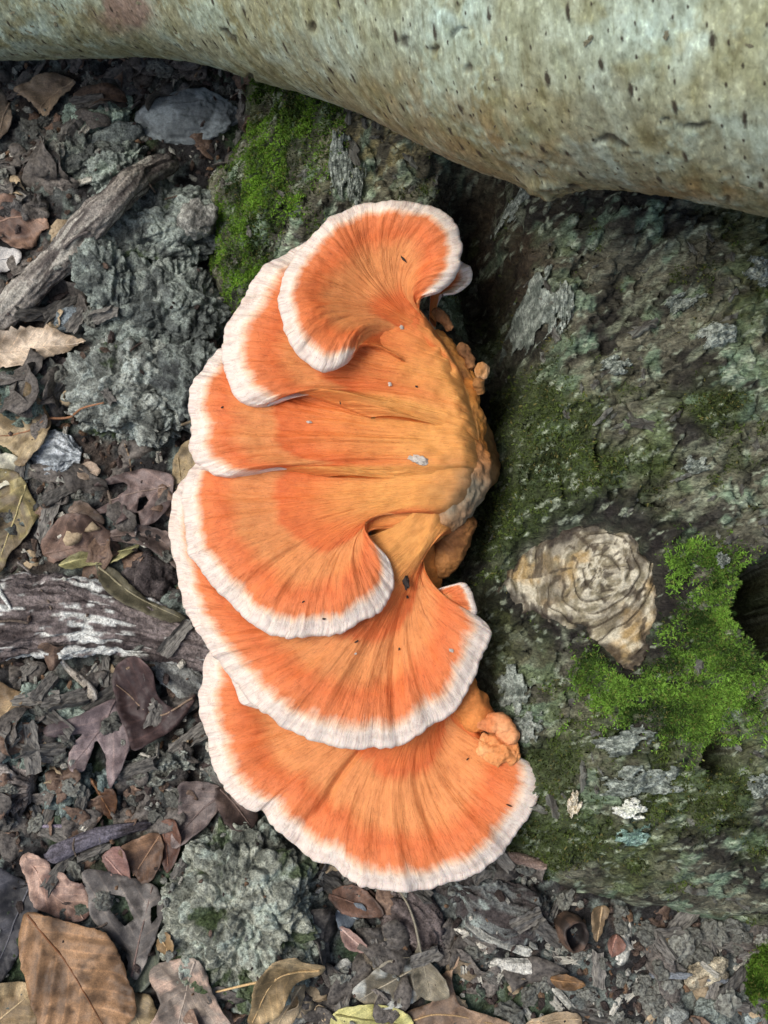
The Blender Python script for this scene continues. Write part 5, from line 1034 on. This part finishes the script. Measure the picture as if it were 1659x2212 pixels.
# lumpy lobes and the grey-orange foot
def lump(name, pts, rad, seed, c1, c2, bumps=.0016, na=48, nl=90, label=None, greyf=None, irr=.22):
    p3d = np.array([P(a, b_, z)[:] for a, b_, z in pts]); s = (P(1000, 1000, .12)[0]-P(900, 1000, .12)[0])/100
    def nf(q, a, u, r):
        D = r*irr*fbm(q, 38 if irr < .4 else 75, 3, seed)+bumps*(np.clip(1-worley(q, 150, seed+1)[0], 0, 1)*2-.8)+.0006*fbm(q, 420, 2, seed+2)
        cc = mix(lin(c1), lin(c2), sstep(-.4, .4, fbm(q, 60, 4, seed+3)))
        if greyf is not None: cc = mix(cc, lin((134, 122, 100)), np.clip(greyf(q)+.25*fbm(q, 90, 3, seed+4), 0, 1))
        return D, cc
    pr = np.array(rad)*s
    # round the ends
    d0_ = p3d[0]-p3d[1]; d0_ /= np.linalg.norm(d0_); d1_ = p3d[-1]-p3d[-2]; d1_ /= np.linalg.norm(d1_)
    p3d = np.r_[[p3d[0]+d0_*pr[0]*.55], p3d, [p3d[-1]+d1_*pr[-1]*.55]]; pr = np.r_[pr[0]*.3, pr, pr[-1]*.3]
    v, f, cc = tube(p3d, pr, nl, na, nf)
    o = obj(name, mesh(name, v-fo, tris(f), cc), M_flesh, fung)
    if label: o['label'] = label
    return o
M_flesh = crusty('fungus_flesh', .75, 700, .4, .18, dist=.0008)
b2 = [n for n in M_flesh.node_tree.nodes if n.type == 'BSDF_PRINCIPLED'][0]
b2.inputs['Subsurface Weight'].default_value = .1; b2.inputs['Subsurface Radius'].default_value = (.003, .0015, .0007); b2.inputs['Subsurface Scale'].default_value = 1.
gy_ = P(1010, 1075, .14)
lump('base', [(925, 740, .118), (965, 800, .120), (985, 880, .122), (996, 960, .122), (1000, 1030, .122), (980, 1085, .122), (950, 1120, .118)], [44, 48, 50, 52, 54, 54, 44], 21, (196, 122, 52), (216, 146, 70), .0012, 90, 220, 'yellow-orange pitted foot with greyish fuzz', lambda q: 1.15*np.exp(-(np.linalg.norm(q[..., :2]-gy_[:2], axis=-1)/.021)**2))
lump('base', [(985, 900, .095), (1015, 960, .095), (1025, 1040, .095)], [56, 60, 50], 28, (120, 88, 52), (150, 116, 74), .0008, 50, 60)
lump('base', [(815, 1152, .118), (850, 1150, .120), (890, 1138, .122)], [20, 24, 26], 31, (206, 126, 56), (220, 146, 72), .0006, 40, 50)
lump('stalk', [(985, 1120, .114), (972, 1180, .106), (945, 1235, .100)], [40, 36, 22], 22, (112, 72, 38), (164, 112, 62), .0006, 60, 80, 'smooth brownish orange stem under the foot')
lump('stalk', [(960, 1440, .09), (1000, 1500, .085), (1035, 1560, .08)], [44, 40, 34], 29, (170, 96, 44), (208, 130, 66), .0012, 40, 60)
lump('stalk', [(900, 1180, .105), (905, 1300, .095), (930, 1420, .088)], [46, 50, 44], 30, (190, 120, 56), (214, 146, 78), .0012, 40, 70)
lump('nodule', [(940, 670, .127), (955, 686, .126), (972, 710, .125)], [9, 12, 9], 231, (126, 86, 54), (172, 122, 80), .0010, 40, 60, irr=.5)
lump('nodule', [(996, 744, .132), (1010, 770, .130), (1020, 792, .130)], [9, 11, 7], 233, (112, 76, 46), (160, 114, 72), .0014, 40, 60, irr=.5)
lump('nodule', [(1032, 800, .142), (1050, 800, .142)], [13, 13], 24, (172, 122, 72), (204, 164, 122), .0008, 36, 40, irr=.45)
lump('nodule', [(1034, 820, .134), (1036, 845, .128)], [10, 9], 25, (150, 104, 58), (184, 138, 92), .0008, 36, 40, irr=.45)
lump('lobe', [(1035, 1562, .086), (1080, 1566, .088), (1105, 1598, .088)], [14, 20, 22], 26, (200, 124, 76), (222, 158, 108), .0012, 50, 70, irr=.5, label='lumpy pink-orange knob on the lowest cap')
lump('lobe', [(1045, 1622, .082), (1085, 1618, .086), (1112, 1632, .086)], [26, 33, 22], 27, (208, 136, 80), (226, 168, 112), .0014, 60, 80, irr=.5, label='knobbly orange lobe on the lowest cap')
# little things lying on the fungus
def fleck(px, py, z, sx, sy, ang, mt, name, label, ct, seed, group=None):
    top = np.concatenate(CAPTOP); tp = proj(top); near = np.hypot(tp[:, 0]-px, tp[:, 1]-py) < 7
    if near.any(): z = top[near, 2].max()+.0004
    p = P(px, py, z); s = (P(px+100, py, z)[0]-p[0])/100; v, f = ico(4)
    q = v*(1+.6*fbm(v+seed, 1.8, 4, seed))[:, None]*np.array([sx*s*.5, sy*s*.5, min(sx, sy)*s*.25])
    o = obj(name, mesh(name, q, f), mt, None, p); o.rotation_euler = (0, 0, ang); tag(o, label, ct, group)
FL_ = []
# ================================================================== PALE FALLEN TRUNK
sil = [(-420, 118), (-200, 124), (0, 128), (160, 122), (300, 122), (430, 140), (560, 176), (700, 212), (850, 262), (950, 318), (1050, 372), (1180, 400), (1350, 408), (1500, 436), (1659, 474), (1850, 520), (2150, 600)]
zs = np.interp([p[0] for p in sil], [-420, 0, 300, 560, 1000, 1659, 2150], [.085, .092, .118, .160, .236, .290, .33])
rs = np.interp([p[0] for p in sil], [-420, 0, 560, 1000, 1659, 2150], [.080, .082, .088, .098, .112, .12])
hit = P([p[0] for p in sil], [p[1] for p in sil], zs)
axd = np.gradient(hit, axis=0); axd /= np.linalg.norm(axd, axis=1, keepdims=True)
k_ = np.array([.25, .5, .25])
dr = hit-CAM; dr /= np.linalg.norm(dr, axis=1, keepdims=True)
axm = hit[-1]-hit[0]; axm /= np.linalg.norm(axm)
nn = np.cross(np.tile(axm, (len(dr), 1)), dr); nn /= np.linalg.norm(nn, axis=1, keepdims=True); nn *= np.sign(nn[:, 1:2])
ctr = hit+nn*rs[:, None]
nl = 580
pr = cat(np.c_[ctr, rs], nl); c_, r_ = pr[:, :3], pr[:, 3]
# smooth the core so that it reads as one trunk; the wobble stays on the surface
sm = np.polynomial.polynomial.polyfit(np.linspace(-1, 1, nl), c_, 3); cs_ = np.polynomial.polynomial.polyval(np.linspace(-1, 1, nl), sm).T
wob = ((c_-cs_)*nn.mean(0)).sum(1)
t_ = np.gradient(cs_, axis=0); t_ /= np.linalg.norm(t_, axis=1, keepdims=True)
sd = np.cross(t_, [0, 0, 1.]); sd /= np.linalg.norm(sd, axis=1, keepdims=True); up = np.cross(sd, t_)
na = 340; aw = np.linspace(-math.pi/2, 1.5*math.pi, na, endpoint=False); aw = aw-.5*np.sin(aw-.9)     # denser on the side seen from above
dirv = np.cos(aw)[None, :, None]*sd[:, None]+np.sin(aw)[None, :, None]*up[:, None]
ul = np.r_[0, np.cumsum(np.linalg.norm(np.diff(cs_, axis=0), axis=1))]
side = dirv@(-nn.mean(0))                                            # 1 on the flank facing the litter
R0 = r_[:, None]+(-wob)[:, None]*np.clip(side, 0, 1)
surf = cs_[:, None]+dirv*R0[..., None]
UA = np.stack([ul[:, None]+0*aw[None, :], aw[None, :]*.1+0*ul[:, None], 0*surf[..., 0]], -1)   # (along, around in metres)
g1 = fbm(surf, 14, 3, 201); g2 = fbm(UA*np.array([1, .35, 1]), 260, 4, 202); g3 = fbm(UA*np.array([1, .5, 1]), 700, 3, 203)
# lenticels: short dark slits running round the trunk
cell = UA[..., :2]*np.array([62, 34]); ci = np.floor(cell).astype(int); len_ = np.zeros(surf.shape[:2])
for dx in (-1, 0, 1):
    for dy in (-1, 0, 1):
        a_, b_ = ci[..., 0]+dx, ci[..., 1]+dy; z0 = 0*a_
        jx, jy, on, ll = _h(a_, b_, z0, 301), _h(a_, b_, z0, 302), _h(a_, b_, z0, 303), _h(a_, b_, z0, 304)
        ex = (cell[..., 0]-(a_+jx))/62+.0010*g2; ey = (cell[..., 1]-(b_+jy))/34
        hw = .0011+.0010*ll; hl = .0035+.0075*ll*ll
        len_ = np.maximum(len_, (on > .42)*np.clip(1.25-(ex/hw)**2-(ey/hl)**2, 0, 1))
crackn = np.abs(fbm(UA*np.array([.5, 1, 1]), 34, 4, 204)); crack = sstep(.035, .0, crackn)*sstep(.1, .5, fbm(surf, 11, 2, 205))
TP = proj(surf)
def tblob(px, py, rx, ry): return np.exp(-((TP[..., 0]-px)/rx)**2-((TP[..., 1]-py)/ry)**2)
vis_ = sstep(-.2, .2, side+.9)
marks = np.zeros(TP.shape[:2])
for pl_, w_ in (([(1285, 300), (1340, 306), (1388, 320), (1425, 348)], 7), ([(1130, 335), (1165, 345), (1190, 372), (1215, 378)], 4), ([(1430, 272), (1480, 282), (1525, 270)], 4), ([(868, 88), (890, 128), (905, 110), (960, 92), (988, 70)], 6), ([(1175, 395), (1240, 398), (1290, 412)], 4), ([(480, 66), (520, 110)], 4), ([(90, 125), (140, 112)], 5)):
    dq = segdist(TP+np.stack([14*fbm(surf, 90, 4, 212), 14*fbm(surf, 90, 4, 217)], -1), pl_); marks = np.maximum(marks, sstep(w_*1.5, w_*.3, dq)*sstep(-.35, .15, fbm(surf, 130, 3, 218)))
for a, b_, r in ((675, 58, 8), (1572, 432, 6), (540, 172, 9), (1010, 150, 7)): marks = np.maximum(marks, sstep(r*1.3, r*.7, np.hypot(TP[..., 0]-a, (TP[..., 1]-b_)*.7)))
marks *= (dirv@(CAM-cs_[nl//2])) > 0
burl = tblob(1180, 396, 60, 22)
D = .0012*g1+.0004*g2+.0003*g3-.0016*crack-.0016*marks+.006*burl*(.7+.6*fbm(surf, 90, 3, 213))
surf = surf+dirv*D[..., None]
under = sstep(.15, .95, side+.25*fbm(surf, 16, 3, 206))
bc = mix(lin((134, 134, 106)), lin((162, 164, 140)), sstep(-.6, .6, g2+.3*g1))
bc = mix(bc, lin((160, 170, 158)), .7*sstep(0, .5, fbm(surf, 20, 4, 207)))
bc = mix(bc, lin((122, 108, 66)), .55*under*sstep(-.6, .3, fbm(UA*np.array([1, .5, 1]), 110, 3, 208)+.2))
bc = mix(bc, lin((168, 180, 164)), .6*sstep(.25, .6, fbm(surf, 34, 4, 209)+.3*g3))
bc = mix(bc, lin((96, 88, 62)), .35*sstep(.34, .6, fbm(UA*np.array([1, .4, 1]), 320, 3, 210)))
bc = mix(bc, lin((50, 42, 34)), .8*crack)
bc = mix(bc, lin((50, 42, 34)), .8*marks)
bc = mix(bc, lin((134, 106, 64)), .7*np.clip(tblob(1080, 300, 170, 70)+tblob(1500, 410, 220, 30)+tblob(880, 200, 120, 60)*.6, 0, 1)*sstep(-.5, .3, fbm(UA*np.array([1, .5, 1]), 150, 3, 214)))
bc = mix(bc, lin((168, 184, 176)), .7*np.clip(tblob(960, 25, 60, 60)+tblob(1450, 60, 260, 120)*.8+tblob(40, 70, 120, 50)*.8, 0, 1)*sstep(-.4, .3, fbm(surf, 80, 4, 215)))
pk = P(265, 20, .17); pkm = tblob(265, 18, 58, 42)
bc = mix(bc, lin((132, 104, 92)), np.clip(1.6*pkm*sstep(-.3, .3, fbm(surf, 90, 4, 216)+.3)+.5*fbm(surf, 60, 3, 211)*sstep(.1, .4, pkm), 0, 1)*.85)
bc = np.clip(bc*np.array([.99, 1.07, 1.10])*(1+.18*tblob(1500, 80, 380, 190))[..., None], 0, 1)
trunk = empty('fallen_trunk', [cs_[nl//2, 0], cs_[nl//2, 1], surf[..., 2].min()], 'pale smooth-barked fallen trunk with dark slits lying across the rotting log', 'trunk')
to = np.array(trunk.location)
v = surf.reshape(-1, 3); f = gridfaces(nl, na, True); n0 = len(v); v = np.r_[v, [surf[0].mean(0)], [surf[-1].mean(0)]]
kq = np.arange(na); qq = (kq+1) % na
f = np.r_[f, np.c_[np.full(na, n0), qq, kq, kq], np.c_[np.full(na, n0+1), (nl-1)*na+kq, (nl-1)*na+qq, (nl-1)*na+qq]]
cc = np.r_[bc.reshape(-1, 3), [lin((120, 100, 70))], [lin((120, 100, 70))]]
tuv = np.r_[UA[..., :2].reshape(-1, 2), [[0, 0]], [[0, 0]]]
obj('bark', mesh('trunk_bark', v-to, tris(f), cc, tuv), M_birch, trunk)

FLP = []
for q_ in range(6):
    v_, f_ = flake_mesh(q_); FLP.append(mesh('bark_flake', v_, f_, np.tile(lin((158, 154, 126)), (len(v_), 1)), smooth=False))
tb = trunk.children[0]
fx = RNG.integers(60, nl-60, 1500); fa = RNG.integers(0, na, 1500); kf_ = 0
for i_, a_ in zip(fx, fa):
    q = TP[i_, a_]
    if not (-30 < q[0] < 1690 and -30 < q[1] < 520) or dirv[i_, a_]@(CAM-surf[i_, a_]) < 0 or kf_ >= 50: continue
    if random.random() > float(under[i_, a_]): continue
    o = obj('bark_flake', FLP[kf_ % 6], M_wood, tb); o.rotation_mode = 'QUATERNION'
    o.rotation_quaternion = Vector(dirv[i_, a_]).to_track_quat('Z', 'Y') @ Quaternion((0, 0, 1), random.uniform(0, 6.28)) @ Quaternion((1, 0, 0), random.uniform(-.35, .35))
    z_ = random.uniform(.0008, .0022); o.scale = (z_*random.uniform(.8, 1.6), z_, z_*.6); o.location = surf[i_, a_]-to; kf_ += 1
# specks and flecks resting on the caps
fleck(877, 1258, .1165, 12, 36, .2, M_dark, 'bark_fleck', 'dark elongated speck of bark on the orange neck of the wide cap', 'speck', 1)
fleck(905, 994, .1470, 36, 17, -.3, M_white, 'lichen_fleck', 'white papery fleck lying on the yellow-orange foot of the fungus', 'fleck', 2)
fleck(868, 707, .1555, 7, 9, .2, M_white, 'lichen_fleck', 'tiny white fleck on the uppermost cap neck', 'fleck', 3)
for k, (a, b_, w, h) in enumerate([(700, 1337, 7, 4), (770, 1386, 8, 3), (862, 1402, 6, 3), (655, 1300, 3, 6), (1100, 1740, 12, 3), (480, 880, 6, 3), (900, 835, 4, 5), (735, 870, 8, 2), (1010, 1640, 3, 6), (880, 1290, 4, 6), (872, 560, 4, 16)]):
    fleck(a, b_, .12, w, h, k*.7, M_dark, 'dirt_speck', 'tiny dark dirt speck stuck on an orange cap', 'speck', 20+k, 'dirt specks on the caps')
for k, (a, b_, w, h) in enumerate([(668, 912, 12, 5), (842, 830, 6, 9), (768, 1412, 4, 5), (975, 1405, 9, 6)]):
    fleck(a, b_, .12, w, h, k*.9, M_white, 'pale_crumb', 'tiny pale crumb stuck on an orange cap', 'crumb', 50+k, 'pale crumbs on the caps')

# pieces that belong to a part hang under that part
def first(root, name): return next((c for c in root.children if c.name.split('.')[0] == name), None)
for root in [o for o in COL.objects if o.type == 'EMPTY']:
    host = {'leaf': first(root, 'blade'), 'rotting_log': first(root, 'bark'), 'bracket_fungus': first(root, 'base')}.get(root.name.split('.')[0])
    if host is None: continue
    for c in list(root.children):
        k = c.name.split('.')[0]
        if c is not host and k in ('midrib', 'bark_flake', 'lichen', 'nodule'): c.parent = host
capF = next(c for c in fung.children if c.get('label', '') == 'lowest and broadest cap')
for c in list(fung.children):
    if c.name.split('.')[0] == 'lobe': c.parent = capF
